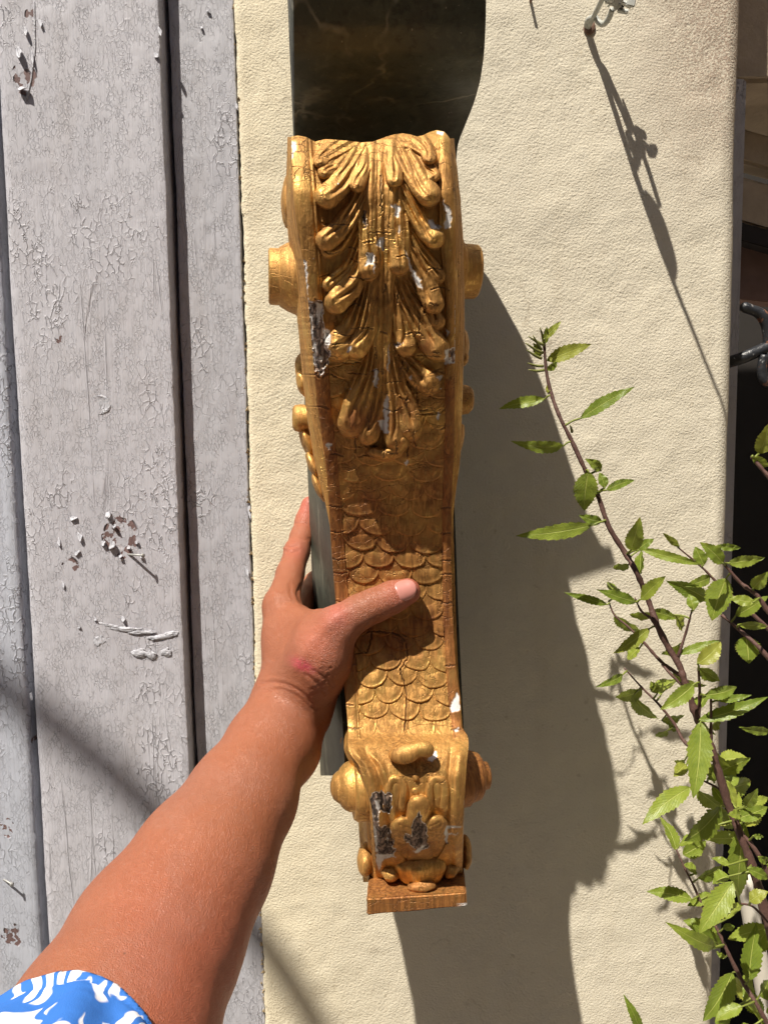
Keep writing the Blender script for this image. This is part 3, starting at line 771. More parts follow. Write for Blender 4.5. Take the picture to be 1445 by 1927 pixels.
NC = 250
yn = np.arange(246.0, 1662.0, 1.2)
tt = np.linspace(0, 1, NC)
YN = yn[:, None] + 0 * tt[None, :]
TT = 0 * yn[:, None] + tt[None, :]
GX = edgeL(yn)[:, None] * (1 - TT) + edgeR(yn)[:, None] * TT
fade_top = np.clip(1 - (YN - 246) / 70, 0, 1)
GY = YN + (topline(GX) - 246) * fade_top
HM = np.zeros_like(GX)                 # relief in millimetres
PID = np.zeros(GX.shape, int)          # which piece of carving a point belongs to
PN = {0: 'ground'}
GES = np.zeros_like(GX); WOD = np.zeros_like(GX); BOL = np.zeros_like(GX); CRK = np.zeros_like(GX)
MMPX = 0.30                            # rough millimetres per photo pixel on the face

# borders
iL = curve([(240, 588), (300, 592), (400, 600), (500, 606), (580, 610), (680, 619), (760, 624), (872, 636), (951, 643), (1061, 652), (1150, 660), (1250, 672), (1370, 678), (1395, 680)], yn)
iR = curve([(240, 826), (300, 824), (440, 824), (560, 838), (640, 838), (822, 836), (958, 832), (1060, 831), (1148, 833), (1256, 838), (1310, 842), (1370, 850), (1395, 852)], yn)
IL = iL[:, None] + 0 * TT; IR = iR[:, None] + 0 * TT
EL = edgeL(yn)[:, None] + 0 * TT; ER = edgeR(yn)[:, None] + 0 * TT
shaft = sstep(1398, 1380, GY)
sL = (GX - EL) / (IL - EL); sR = (ER - GX) / (ER - IR)
hb = 2.6
bL = hb * np.sqrt(np.clip(1 - (np.clip(sL, 0, 1) * 2 - 1.0) ** 2 * 0.75, 0, 1)) * sstep(1.02, 0.90, sL)
bR = hb * np.sqrt(np.clip(1 - (np.clip(sR, 0, 1) * 2 - 1.0) ** 2 * 0.75, 0, 1)) * sstep(1.02, 0.90, sR)
bL = bL - 0.5 * np.exp(-((sL - 0.80) / 0.05) ** 2)
bR = bR - 0.5 * np.exp(-((sR - 0.80) / 0.05) ** 2)
flat = sstep(640, 860, GY)             # the rounded border flattens lower down
bL = bL * (1 - 0.45 * flat); bR = bR * (1 - 0.45 * flat)
inL = (sL < 0.97) & (GY < 1390); inR = (sR < 0.97) & (GY < 1390)
HM = np.maximum(HM, np.where(inL, bL, 0) * shaft); HM = np.maximum(HM, np.where(inR, bR, 0) * shaft)
PID[inL] = 1; PID[inR] = 2; PN[1] = 'border_moulding'; PN[2] = 'border_moulding'

# fish scales between the borders
region = (~inL) & (~inR) & (GY > 640) & (GY < 1386)
wx = GX + 7.0 * fbm(GX * 0.02, GY * 0.025, 1.0); wy = GY + 4 * fbm(GX * 0.022, GY * 0.022, 8.0)
u = (wx - IL) / (IR - IL)              # 0..1 across the field
ncol = 3.0
pitch = 32.0; sag = 22.0
done = ~region
sid = 100
SH = np.zeros_like(GX)
for j in range(0, 26):
    y0 = 632 + j * pitch
    off = 0.5 if j % 2 else 0.0
    k = np.floor(u * ncol + off + 0.0)
    q = (u * ncol + off - k) * 2 - 1
    jit = 5.0 * vnoise(k * 3.1 + 0.5, j * 1.7 + 0 * k + 0.5)
    yb = y0 + jit + sag * np.sqrt(np.clip(1 - q ** 2 * 0.98, 0, 1)) * (1 + 0.15 * vnoise(k * 5.3, j * 2.9 + 0 * k))
    m = (~done) & (wy < yb)
    e = yb - wy
    slope = 1 / np.sqrt(1 + (sag / ((IR - IL) / ncol / 2) * q / np.sqrt(np.clip(1 - q * q * .98, .06, 1))) ** 2)
    dist = e * slope
    edge_u = (1 - np.abs(q)) * (IR - IL) / ncol / 2
    rim = np.exp(-((dist - 3.0) / 1.9) ** 2)
    hh = 0.55 + 0.75 * np.exp(-dist / 16.0) + 0.25 * rim - 0.22 * np.exp(-((dist - 9) / 4.5) ** 2)
    hh = hh + 1.15 * np.clip(1 - ((dist - 13) / 17) ** 2, 0, 1) ** 0.8 * sstep(0, 1, edge_u / 20)
    hh = hh * sstep(0, 1.6, dist)
    SH = np.where(m, hh, SH)
    for kk in np.unique(k[m]).astype(int):
        mm = m & (k == kk)
        if mm.sum() > 150:
            sid += 1; PID[mm] = sid; PN[sid] = 'scale'
    done |= m
SH = SH * (0.70 + 0.40 * fbm(GX * .015, GY * .015, 6.)) * (0.75 + 0.25 * sstep(960, 1060, GY)) * sstep(1388, 1360, GY)
HM = np.where(region, np.maximum(SH, 0), HM)

# acanthus: each lobe runs from a root on the stem to a fat curled tip
def lobe(pts, w0, w1, h0, h1, fl=3, fd=0.55, name='acanthus_lobe', tipb=0.0, edge=0.50, grow=1.3, new=True, clipmax=True, skew=0.0):
    global sid
    c = catmull(pts, 14)
    pad = max(w0, w1) + 6
    r0, r1 = c[:, 1].min() - pad, c[:, 1].max() + pad
    ra = max(0, int((r0 - 260) / 1.2) - 14); rb = min(len(yn), int((r1 - 246) / 1.2) + 14)
    if rb <= ra: return
    X = GX[ra:rb]; Y = GY[ra:rb]
    best = np.full(X.shape, 1e9); T = np.zeros(X.shape); S = np.zeros(X.shape)
    n = len(c) - 1
    for i in range(n):
        a, b = c[i], c[i + 1]; ab = b - a; L = ab @ ab + 1e-9
        t = np.clip(((X - a[0]) * ab[0] + (Y - a[1]) * ab[1]) / L, 0, 1)
        dx = X - a[0] - t * ab[0]; dy = Y - a[1] - t * ab[1]
        d = np.hypot(dx, dy); sg = np.sign(ab[0] * dy - ab[1] * dx)
        m = d < best
        best = np.where(m, d, best); T = np.where(m, (i + t) / n, T); S = np.where(m, d * sg, S)
    w = (w0 + (w1 - w0) * sstep(0.0, 0.85, T)) * (1 + 0.10 * fbm(X * 0.05 + pts[0][0], Y * 0.05))
    s = S / w; a = np.abs(s)
    gain = 1.38 if name == 'acanthus_lobe' else 1.12
    if name == 'acanthus_lobe': fd = fd * 1.35
    base = h0 + (gain * h1 - h0) * T ** grow
    prof = edge + (1 - edge) * np.clip(1 - a ** 2.2, 0, 1) ** 0.62
    fw_ = (1 - 0.94 * sstep(0.48, 0.80, T)) * sstep(0.0, 0.10, T)
    wob = 0.25 * fbm(X * 0.02, Y * 0.02 + pts[0][1])
    h = base * prof + fd * np.cos(math.pi * fl * (s + wob * 0.5) + 0.4) * fw_
    h = h + 0.10 * fd * np.cos(math.pi * fl * 2.7 * (s + wob)) * fw_
    h = h - 0.55 * fd * np.exp(-((s + 0.15) / 0.14) ** 2) * sstep(1.0, 0.75, T) * sstep(0.1, 0.4, T)
    tt_ = np.clip((T - 0.78) / 0.22, 0, 1)
    h = h + 0.5 * tipb * np.sin(tt_ * math.pi * 0.55) * np.clip(1 - a ** 2, 0, 1)
    h = h - 0.30 * np.exp(-((T - 0.80) / 0.05) ** 2) * np.clip(1 - a, 0, 1) * (tipb > 0.75)
    h = h + 0.45 * fbm(X * 0.045 + pts[0][0], Y * 0.045, 9.0, 3)
    if name == 'acanthus_lobe':
        sc_ = s + 0.25 * np.sin(T * 5 + pts[0][1])
        h = h - 0.85 * np.exp(-(sc_ / 0.13) ** 2) * sstep(0.35, 0.55, T) * sstep(1.0, 0.86, T) + 0.35 * np.exp(-((np.abs(sc_) - 0.3) / 0.14) ** 2) * sstep(0.35, 0.6, T)
    h = h + skew * s * T
    inside = best < w
    h = np.where(inside, h * sstep(0, 2.0, w - best), 0)
    H_ = HM[ra:rb]; m = inside & (h > H_)
    HM[ra:rb] = np.where(m, h, H_)
    if new: sid += 1; PN[sid] = name
    PID[ra:rb] = np.where(m, sid, PID[ra:rb])

field = (~inL) & (~inR) & (GY < 640)
HM[field] = np.maximum(HM[field], 0.15 + 0.25 * fbm(GX[field] * 0.03, GY[field] * 0.02))
# stem: a bundle of upright grooves
lobe([(716, 250), (716, 380), (714, 520), (714, 640), (720, 720), (728, 800)], 30, 15, 2.4, 3.2, 4, 0.45, 'leaf_stem', grow=1.0, edge=0.6)
lobe([(700, 250), (698, 400), (700, 560), (708, 660)], 13, 8, 3.0, 3.4, 2, 0.35, 'leaf_stem', edge=0.5)
lobe([(736, 250), (738, 400), (734, 560), (728, 690)], 13, 8, 3.0, 3.6, 2, 0.35, 'leaf_stem', edge=0.5)
# top tier
lobe([(668, 252), (640, 272), (612, 290), (603, 302)], 26, 15, 2.2, 4.6, 3, 0.46, tipb=0.8)
lobe([(690, 262), (668, 300), (645, 338), (618, 368)], 19, 25, 2.0, 6.1, 3, 0.55, tipb=1.0)
lobe([(648, 290), (630, 312), (612, 322)], 15, 16, 2.4, 4.6, 2, 0.37, tipb=0.5)
lobe([(688, 270), (684, 310), (672, 346)], 14, 17, 2.4, 5.0, 2, 0.42, tipb=0.8)
lobe([(752, 250), (780, 262), (800, 280), (808, 296)], 29, 15, 2.4, 5.0, 3, 0.46, tipb=0.8)
lobe([(745, 258), (765, 300), (785, 335), (806, 366)], 19, 25, 2.0, 6.1, 3, 0.55, tipb=1.0)
lobe([(788, 292), (805, 315), (815, 330)], 14, 15, 2.4, 4.8, 2, 0.37, tipb=0.5)
lobe([(738, 262), (738, 300), (742, 336)], 14, 18, 2.4, 4.8, 2, 0.37, tipb=0.8)
# second tier
lobe([(684, 352), (664, 392), (640, 428), (615, 452)], 15, 22, 1.6, 5.2, 3, 0.69, tipb=0.9)
lobe([(682, 362), (664, 410), (640, 455), (618, 470)], 15, 16, 1.8, 3.3, 3, 0.55)
lobe([(686, 362), (690, 420), (694, 470), (694, 508)], 14, 21, 2.0, 5.0, 2, 0.64, tipb=0.9)
lobe([(752, 345), (775, 390), (795, 425), (816, 448)], 15, 21, 1.6, 5.2, 3, 0.69, tipb=0.9)
lobe([(748, 348), (752, 400), (754, 450), (752, 500)], 14, 20, 2.0, 4.8, 2, 0.64, tipb=0.9)
# third tier
lobe([(682, 440), (668, 480), (650, 510), (622, 535)], 13, 16, 1.6, 3.3, 3, 0.64)
lobe([(682, 470), (676, 506), (662, 536), (634, 568)], 13, 24, 2.0, 5.7, 2, 0.55, tipb=1.0)
lobe([(758, 440), (780, 490), (800, 530), (816, 570)], 18, 22, 1.8, 5.2, 3, 0.69, tipb=0.9)
lobe([(764, 430), (790, 470), (812, 500), (824, 520)], 13, 15, 1.6, 3.3, 3, 0.55)
# fourth tier
lobe([(690, 520), (680, 570), (664, 620), (638, 652)], 14, 29, 2.0, 5.9, 4, 0.78, tipb=1.0)
lobe([(700, 540), (694, 590), (684, 630), (672, 655)], 12, 22, 2.2, 5.9, 2, 0.55, tipb=0.8)
lobe([(748, 520), (768, 570), (794, 620), (822, 656)], 15, 25, 2.0, 6.4, 3, 0.78, tipb=1.1)
lobe([(764, 520), (790, 560), (812, 590), (822, 606)], 14, 17, 1.8, 4.2, 3, 0.69, tipb=0.4)
lobe([(744, 540), (752, 590), (760, 630), (764, 652)], 12, 21, 2.2, 5.2, 2, 0.55, tipb=0.6)
# last tier
lobe([(742, 640), (764, 680), (786, 706), (806, 720)], 15, 24, 2.0, 5.9, 3, 0.74, tipb=0.8)
lobe([(706, 610), (700, 680), (682, 740), (662, 796)], 13, 29, 2.2, 5.7, 4, 0.82, tipb=0.6)
lobe([(712, 640), (712, 720), (704, 780), (694, 818)], 12, 21, 2.4, 5.5, 3, 0.64, tipb=0.3)
lobe([(734, 650), (750, 720), (766, 770), (772, 806)], 13, 24, 2.4, 5.7, 3, 0.74, tipb=0.3)
lobe([(724, 640), (732, 720), (740, 790), (744, 830)], 10, 21, 2.6, 6.1, 2, 0.55, tipb=0.2)
lobe([(704, 852), (722, 856), (742, 848), (757, 832)], 12, 15, 6.4, 7.2, 1, 0.2, tipb=0.4, edge=0.25, name='leaf_tip', grow=1.0)

# lower scroll: rims, knob, loops, three-lobed flower
low = GY > 1386
sl = (GX - EL); sr = (ER - GX)
rimh = 3.0 * np.exp(-((sl - 13) / 9) ** 2) + 2.8 * np.exp(-((sr - 14) / 10) ** 2) - 0.9 * np.exp(-((sl - 31) / 4) ** 2) - 0.9 * np.exp(-((sr - 32) / 4) ** 2) + 1.6 * np.exp(-((sl - 42) / 6) ** 2) * sstep(1400, 1440, GY)
HM = HM + np.where(low, rimh, 0) * sstep(1392, 1425, GY)
PID[low] = 3; PN[3] = 'scroll_face'
mL = low & (sl < 27) & (GY > 1405); PID[mL] = 4; PN[4] = 'scroll_rim'
mR = low & (sr < 27) & (GY > 1405); PID[mR] = 5; PN[5] = 'scroll_rim'
HM += np.where(low, 0.35 * fbm(GX * .05, GY * .05, 4.), 0)
for cx in (745, 823):                   # two raised loops like closed eyes
    s_ = -1 if cx < 780 else 1
    lobe([(cx - 15, 1512), (cx - 14, 1482), (cx - 5, 1468), (cx + 8, 1470), (cx + 15, 1486), (cx + 12, 1520)], 8, 9, 2.0, 2.0, 1, 0.05, 'raised_loop', edge=0.05, grow=1)
    lobe([(cx + 1, 1480), (cx + 1, 1515)], 10, 7, 1.5, 1.0, 1, 0.05, 'raised_loop', edge=0.05, grow=1)
for yy in (1462, 1490):
    lobe([(781, yy), (783, yy + 4)], 6, 6, 1.4, 1.4, 1, 0.0, 'bead', edge=0.1, grow=1)
lobe([(784, 1546), (788, 1520)], 24, 24, 6.0, 6.0, 1, 0.1, 'flower_lobe', edge=0.08, grow=1)
lobe([(776, 1566), (757, 1562)], 22, 25, 6.2, 6.4, 1, 0.1, 'flower_lobe', edge=0.08, grow=1)
lobe([(802, 1566), (820, 1558)], 22, 25, 6.2, 6.4, 1, 0.1, 'flower_lobe', edge=0.08, grow=1)
for (a, b) in (((752, 1552), (774, 1558)), ((750, 1564), (774, 1565)), ((752, 1575), (772, 1572)), ((826, 1548), (808, 1556)), ((832, 1560), (810, 1562)), ((828, 1570), (810, 1568))):
    c = np.array([a, b], float); ab = c[1] - c[0]; L = ab @ ab
    t = np.clip(((GX - a[0]) * ab[0] + (GY - a[1]) * ab[1]) / L, 0, 1)
    d = np.hypot(GX - a[0] - t * ab[0], GY - a[1] - t * ab[1])
    HM -= 0.5 * np.exp(-(d / 1.9) ** 2)
lobe([(788, 1590), (790, 1612), (792, 1640)], 22, 26, 5.0, 2.5, 1, 0.1, 'leaf_tongue', edge=0.08, grow=1)
lobe([(730, 1600), (745, 1625), (760, 1645)], 16, 22, 2.2, 3.2, 2, 0.3, 'leaf_tongue', edge=0.08, grow=1)
lobe([(850, 1600), (838, 1625), (824, 1645)], 16, 22, 2.2, 3.2, 2, 0.3, 'leaf_tongue', edge=0.08, grow=1)

HM = HM + 0.16 * fbm(GX * 0.06, GY * 0.018, 11.0) + 0.07 * fbm(GX * 0.25, GY * 0.06, 3.0)

# losses: white gesso and bare dark wood where the leaf has flaked away
def poly_mask(poly, rough=1.6):
    x = GX + rough * fbm(GX * 0.16, GY * 0.16, 21.0, 3); y = GY + rough * fbm(GX * 0.16, GY * 0.16, 31.0, 3)
    m = np.zeros(GX.shape, bool); n = len(poly)
    for i in range(n):
        (x1, y1), (x2, y2) = poly[i], poly[(i + 1) % n]
        c = ((y1 > y) != (y2 > y)) & (x < (x2 - x1) * (y - y1) / (y2 - y1 + 1e-9) + x1)
        m ^= c
    return m
def blur(a, n=1):
    for _ in range(n):
        a = (a + np.roll(a, 1, 0) + np.roll(a, -1, 0) + np.roll(a, 1, 1) + np.roll(a, -1, 1)) / 5
    return a
white = [[(832, 374), (838, 384), (849, 396), (848, 428), (836, 430), (839, 400)], [(806, 414), (811, 411), (823, 422), (832, 426), (815, 431), (808, 424)], [(738, 384), (752, 386), (752, 406), (745, 406)],
         [(710, 450), (716, 446), (722, 445), (722, 470), (718, 474), (716, 463), (708, 462)], [(749, 430), (753, 420), (750, 445)], [(762, 468), (768, 478), (774, 500), (791, 528), (793, 546), (782, 534), (770, 500)],
         [(694, 474), (702, 475), (706, 512), (703, 515), (701, 496), (688, 500)], [(572, 489), (577, 492), (578, 530), (579, 564), (589, 566), (580, 569), (577, 560)], [(703, 694), (711, 692), (712, 702), (709, 732), (703, 720)],
         [(720, 772), (727, 742), (732, 752), (731, 816), (720, 814), (711, 792), (722, 790)], [(654, 652), (664, 649), (660, 660), (652, 664)], [(838, 658), (846, 656), (842, 668), (852, 684), (836, 684)],
         [(820, 706), (835, 708), (826, 716)], [(823, 775), (827, 780), (825, 790), (821, 786)], [(614, 836), (625, 834), (618, 848)], [(852, 1318), (862, 1302), (865, 1336), (850, 1340), (848, 1332)], [(761, 868), (770, 866), (766, 875)],
         [(806, 1415), (820, 1412), (822, 1430), (812, 1434), (804, 1428)], [(594, 568), (607, 570), (606, 590), (598, 612)], [(607, 616), (622, 622), (621, 650), (614, 648)], [(548, 262), (560, 268), (556, 280), (549, 300)], [(820, 245), (834, 248), (832, 252), (822, 250)],
         [(692, 1520), (698, 1522), (712, 1590), (706, 1608)], [(706, 1608), (730, 1608), (746, 1612), (724, 1616), (712, 1640)], [(706, 1508), (716, 1506), (714, 1528), (706, 1520)], [(776, 1602), (800, 1590), (790, 1606)], [(838, 1556), (868, 1555), (868, 1558), (844, 1560), (842, 1590), (838, 1588)],
         [(842, 1570), (866, 1570), (844, 1573)], [(728, 690), (733, 640), (731, 700)], [(595, 676), (602, 668), (608, 674), (600, 678)], [(590, 640), (594, 640), (595, 686), (590, 686)], [(583, 590), (587, 590), (591, 640), (587, 640)], [(770, 710), (775, 706), (774, 716)],
         [(855, 1375), (862, 1370), (864, 1376), (857, 1380)], [(838, 616), (846, 624), (842, 634)]]
dark = [[(580, 567), (606, 566), (607, 600), (612, 618), (620, 640), (618, 680), (602, 706), (592, 690), (586, 640)], [(700, 1496), (708, 1490), (736, 1496), (734, 1530), (712, 1528), (710, 1552), (734, 1560), (742, 1600), (740, 1612), (714, 1616), (706, 1590), (692, 1520)],
        [(778, 1545), (790, 1528), (792, 1545), (804, 1560), (804, 1578), (806, 1592), (790, 1604), (774, 1592), (762, 1580), (764, 1572), (774, 1572)], [(684, 398), (690, 398), (690, 425), (684, 430)], [(690, 476), (700, 474), (702, 490), (694, 496)], [(846, 656), (855, 656), (855, 684), (848, 680)], [(742, 645), (754, 645), (750, 652)]]
for pl in dark:
    m = (poly_mask(pl, 6.0) & (fbm(GX * .2, GY * .05, 61.) > -0.55)).astype(float); WOD = np.maximum(WOD, blur(m, 1)); HM -= 0.7 * blur(m, 2)
for pl in white:
    m = poly_mask(pl, 4.0).astype(float); GES = np.maximum(GES, blur(m, 1)); HM -= 0.45 * blur(m, 2)
# gesso showing round the rim of each bare patch
rim = np.clip(blur((WOD > 0.5).astype(float), 5) * 2, 0, 1) * (1 - (WOD > 0.5)) * (fbm(GX * .13, GY * .09, 41.) > -0.15)
GES = np.maximum(GES, (rim > 0.35) * 1.0)
WOD = np.where(GES > 0.5, 0, WOD)
# little scattered chips
sp = fbm(GX * 0.17, GY * 0.13, 77.0, 2)
GES = np.maximum(GES, ((sp > 0.70) & (GY < 900) & (GY > 300) & (fbm(GX * .012, GY * .012, 5.) > -0.05)) * 0.9)

# drying cracks, mostly across the grain
rc = np.random.default_rng(3)
def crackline(pts, wd, dp):
    global HM, CRK
    c = catmull(pts, 8); c[1:-1] += rc.normal(0, 0.9, (len(c) - 2, 2))
    r0, r1 = c[:, 1].min() - 6, c[:, 1].max() + 6
    ra = max(0, int((r0 - 262) / 1.2) - 16); rb = min(len(yn), int((r1 - 246) / 1.2) + 16)
    X = GX[ra:rb]; Y = GY[ra:rb]; best = np.full(X.shape, 1e9)
    for i in range(len(c) - 1):
        a, b = c[i], c[i + 1]; ab = b - a; L = ab @ ab + 1e-9
        t = np.clip(((X - a[0]) * ab[0] + (Y - a[1]) * ab[1]) / L, 0, 1)
        best = np.minimum(best, np.hypot(X - a[0] - t * ab[0], Y - a[1] - t * ab[1]))
    g = np.exp(-(best / wd) ** 2)
    HM[ra:rb] -= dp * g; CRK[ra:rb] = np.maximum(CRK[ra:rb], g)
    HM[ra:rb] += 0.35 * dp * np.exp(-((best - 2.6) / 1.6) ** 2)
for k in range(46):
    y = rc.uniform(380, 880); x = rc.uniform(580, 830); w_ = rc.uniform(12, 42)
    crackline([(x - w_ / 2, y + rc.normal(0, 2)), (x, y + rc.normal(0, 3)), (x + w_ / 2, y + rc.normal(0, 2))], 0.8, 0.45)
for k in range(16):
    y = rc.uniform(420, 860); x = rc.uniform(640, 800); w_ = rc.uniform(12, 34)
    crackline([(x + rc.normal(0, 2), y - w_ / 2), (x, y), (x + rc.normal(0, 2), y + w_ / 2)], 0.9, 0.5)
for y in (952, 1000, 1052, 1078, 1132, 1250, 1370):
    crackline([(edgeL(y) + 0, y), (edgeL(y) + 13, y + 2), (edgeL(y) + 26, y)], 0.8, 0.4)
    crackline([(edgeR(y) - 20, y + 4), (edgeR(y) - 8, y + 3), (edgeR(y), y + 3)], 0.8, 0.4)
crackline([(753, 1260), (762, 1290), (765, 1330), (761, 1376)], 1.1, 0.9)
crackline([(764, 1212), (766, 1240), (753, 1262)], 0.9, 0.7)
crackline([(690, 1190), (700, 1188), (720, 1190), (745, 1192), (760, 1206)], 1.0, 0.8)
crackline([(700, 1190), (697, 1205), (690, 1226), (668, 1232)], 1.0, 0.8)
crackline([(640, 1326), (665, 1328)], 0.9, 0.5)
crackline([(716, 330), (718, 370), (717, 400)], 1.0, 0.6)

BOL = np.clip(sstep(640, 780, GY) * 0.55 * sstep(1360, 1200, GY) + 0.75 * (inR & (GY > 640)) * sstep(660, 760, GY) + 0.45 * (inL & (GY > 690)) + 0.25 * sstep(1540, 1600, GY), 0, 1)
BOL = np.maximum(BOL, np.exp(-((GX - 665) / 30) ** 2 - ((GY - 790) / 40) ** 2)); BOL = np.maximum(BOL, np.exp(-((GX - 800) / 30) ** 2 - ((GY - 650) / 30) ** 2))

D0 = fdepth(yn)[:, None] + (GX - 720) * YAW * 0.45 / F
D0 = D0 + 0.006 * np.clip((266 - GY) / 20, 0, 1) ** 2           # the top edge rolls back
VP_ = P(GX, GY, D0 - HM * 0.001)
# round the two outer edges backwards
# normals of the whole carved sheet, shared by all its pieces
dr = np.gradient(VP_, axis=0); dc = np.gradient(VP_, axis=1)
NRM = np.cross(dc, dr); NRM /= np.linalg.norm(NRM, axis=-1)[..., None] + 1e-12
if NRM[len(yn) // 2, NC // 2, 1] > 0: NRM = -NRM

nr = len(yn)
FQ = grid_faces(nr, NC)
fid = PID.reshape(-1)[FQ]
fid = np.sort(fid, axis=1)[:, 1]
Vf = VP_.reshape(-1, 3); Nf = NRM.reshape(-1, 3)
At = {'gesso': GES.ravel(), 'wood': WOD.ravel(), 'bole': BOL.ravel(), 'crack': CRK.ravel()}
fg = fid.reshape(nr - 1, NC - 1)
def components(g):
    lab = np.full(g.shape, -1, int); out = []; R, C = g.shape; gl = g.tolist(); seen = bytearray(R * C)
    for st in range(R * C):
        if seen[st]: continue
        v = gl[st // C][st % C]; stack = [st]; seen[st] = 1; comp = []
        while stack:
            q = stack.pop(); comp.append(q); r, c = divmod(q, C)
            if r > 0 and not seen[q - C] and gl[r - 1][c] == v: seen[q - C] = 1; stack.append(q - C)
            if r < R - 1 and not seen[q + C] and gl[r + 1][c] == v: seen[q + C] = 1; stack.append(q + C)
            if c > 0 and not seen[q - 1] and gl[r][c - 1] == v: seen[q - 1] = 1; stack.append(q - 1)
            if c < C - 1 and not seen[q + 1] and gl[r][c + 1] == v: seen[q + 1] = 1; stack.append(q + 1)
        out.append((v, comp))
    return out
for _ in range(3):                     # specks join the piece beside them
    flat_ = fg.reshape(-1)
    for v, comp in components(fg):
        if len(comp) < 220:
            q = comp[0]; r, c = divmod(q, NC - 1)
            nb = [flat_[p + o] for p in comp for o in (-1, 1, -(NC - 1), NC - 1) if 0 <= p + o < flat_.size and flat_[p + o] != v]
            if nb: flat_[comp] = max(set(nb), key=nb.count)
    fg = flat_.reshape(fg.shape)
fid = fg.reshape(-1).copy(); nxt = 5000
for v, comp in components(fg):
    nxt += 1; fid[comp] = nxt; PN[nxt] = PN[int(v)] if int(v) != 0 else 'carved_ground'
for i in np.unique(fid):
    f = FQ[fid == i][:, ::-1]
    vi, inv = np.unique(f, return_inverse=True)
    mesh_obj(PN[int(i)], Vf[vi], inv.reshape(-1, 4), M_GOLD, brk, True, {k: v[vi] for k, v in At.items()}, Nf[vi])

# --- sides of the gilded piece: from the front edges back to the board
def side(edge_idx, back_px, back_Y, name, ridge, flip):
    E = VP_[:, edge_idx]
    bx = curve(back_px, yn, 4); by = curve(back_Y, yn, 6)
    B = P(bx, GY[:, edge_idx], by)
    q = np.linspace(0, 1, 90)
    pts = E[:, None, :] + (B - E)[:, None, :] * q[None, :, None]
    r = 0.0024 * (np.exp(-((q - .07) / .025) ** 2) + 0.9 * np.exp(-((q - .17) / .022) ** 2) + 0.8 * np.exp(-((q - .26) / .022) ** 2) + 1.1 * np.exp(-((q - .42) / .06) ** 2)) - 0.0022 * np.clip(q * 25, 0, 1) * np.clip((1 - q) * 10, 0, 1)
    pts[..., 0] += ridge * (r[None, :] + 0.0035 * np.sin(np.clip(q, 0, 1) * math.pi)[None, :] * sstep(1380, 1300, yn)[:, None] * sstep(1000, 850, yn)[:, None])
    n = fbm(pts[..., 2] * 60, pts[..., 1] * 60)
    pts[..., 0] += 0.0003 * n
    return grid_obj(name, pts, M_GOLD, brk, flip=flip)
side(0, [(246, 558), (300, 555), (340, 550), (440, 546), (480, 548), (540, 553), (600, 559), (626, 563), (680, 567), (722, 571), (760, 576), (800, 580), (850, 588), (900, 600), (940, 612), (1000, 624), (1100, 632), (1200, 642), (1370, 656), (1390, 640), (1410, 640), (1440, 648), (1500, 672), (1600, 678), (1665, 684)],
     [(246, .556), (500, .552), (600, .540), (700, .528), (800, .512), (900, .494), (960, .482), (1050, .480), (1200, .478), (1360, .474), (1400, .49), (1450, .50), (1665, .50)], 'side_panel', -1, True)
side(-1, [(246, 838), (300, 845), (360, 853), (434, 860), (518, 866), (611, 869), (660, 868), (700, 864), (800, 859), (900, 853), (1000, 853), (1100, 856), (1260, 862), (1370, 870), (1400, 878), (1500, 872), (1665, 868)],
     [(246, .56), (500, .53), (700, .51), (850, .50), (960, .49), (1050, .484), (1200, .482), (1360, .480), (1400, .49), (1665, .50)], 'side_panel', 1, False)
# top of the scroll, closing the carved sheet back to the board
tp = VP_[0]
q = np.linspace(0, 1, 12)
bk = tp + np.array([-0.018, 0.150, -0.010])
grid_obj('scroll_top', tp[None] + (bk - tp)[None] * q[:, None, None] + np.array([0, 0, 1.0]) * (0.004 * np.sin(q * math.pi))[:, None, None], M_GOLD, brk, flip=False)

# --- knobs, volute eyes and leaf curls standing out from the sides
LAT = np.array([-math.cos(math.atan(YAW)), -math.sin(math.atan(YAW)), 0.02]); LAT /= np.linalg.norm(LAT)
def S(px, Y): return px * Y / F         # photo pixels to metres at depth Y
# big volute eye, left and right
c = P(556, 522, 0.475)
lathe('volute_eye', [(S(72, .475), -0.002), (S(66, .475), 0.0), (S(60, .475), S(16, .475)), (S(53, .475), S(28, .475)), (S(50, .475), S(30, .475)), (S(50, .475), S(46, .475)), (S(46, .475), S(49, .475)), (S(36, .475), S(49, .475)), (S(30, .475), S(46, .475)), (0.0001, S(46, .475))], c, LAT, M_GOLD, brk, 48, 0.012)
c = P(862, 510, 0.492)
lathe('volute_eye', [(S(72, .49), -0.01), (S(60, .49), 0.0), (S(52, .49), S(4, .49)), (S(49, .49), S(8, .49)), (S(48, .49), S(32, .49)), (S(45, .49), S(36, .49)), (S(30, .49), S(35, .49)), (0.0001, S(34, .49))], c, -LAT, M_GOLD, brk, 48, 0.012)
for (px, py, Y, rx, ry, rz, rot, fl) in [(546, 378, .495, 17, 50, .012, 0.05, 3), (550, 400, .488, 10, 26, .008, 0.1, 0), (570, 692, .50, 15, 28, .008, 0.0, 0), (572, 722, .495, 15, 26, .010, -.25, 2), (581, 830, .503, 15, 34, .010, -.35, 3), (592, 876, .50, 12, 30, .009, -.42, 3), (602, 918, .497, 10, 30, .008, -.42, 3),
                                     (855, 390, .500, 12, 42, .012, 0.0, 3), (866, 655, .505, 16, 36, .010, 0.1, 3), (872, 676, .503, 9, 14, .008, 0.3, 0), (861, 830, .503, 11, 34, .008, 0.25, 3), (856, 866, .50, 8, 24, .007, .2, 2),
                                     (688, 1618, .470, 17, 29, .012, 0.05, 0), (876, 1604, .478, 12, 32, .012, 0.0, 0)]:
    blob('leaf_curl', P(px, py, Y), (S(rx, Y), rz, S(ry, Y)), rot, M_GOLD, brk, fl, 0.10 if fl else 0, 0.10, sub=4)
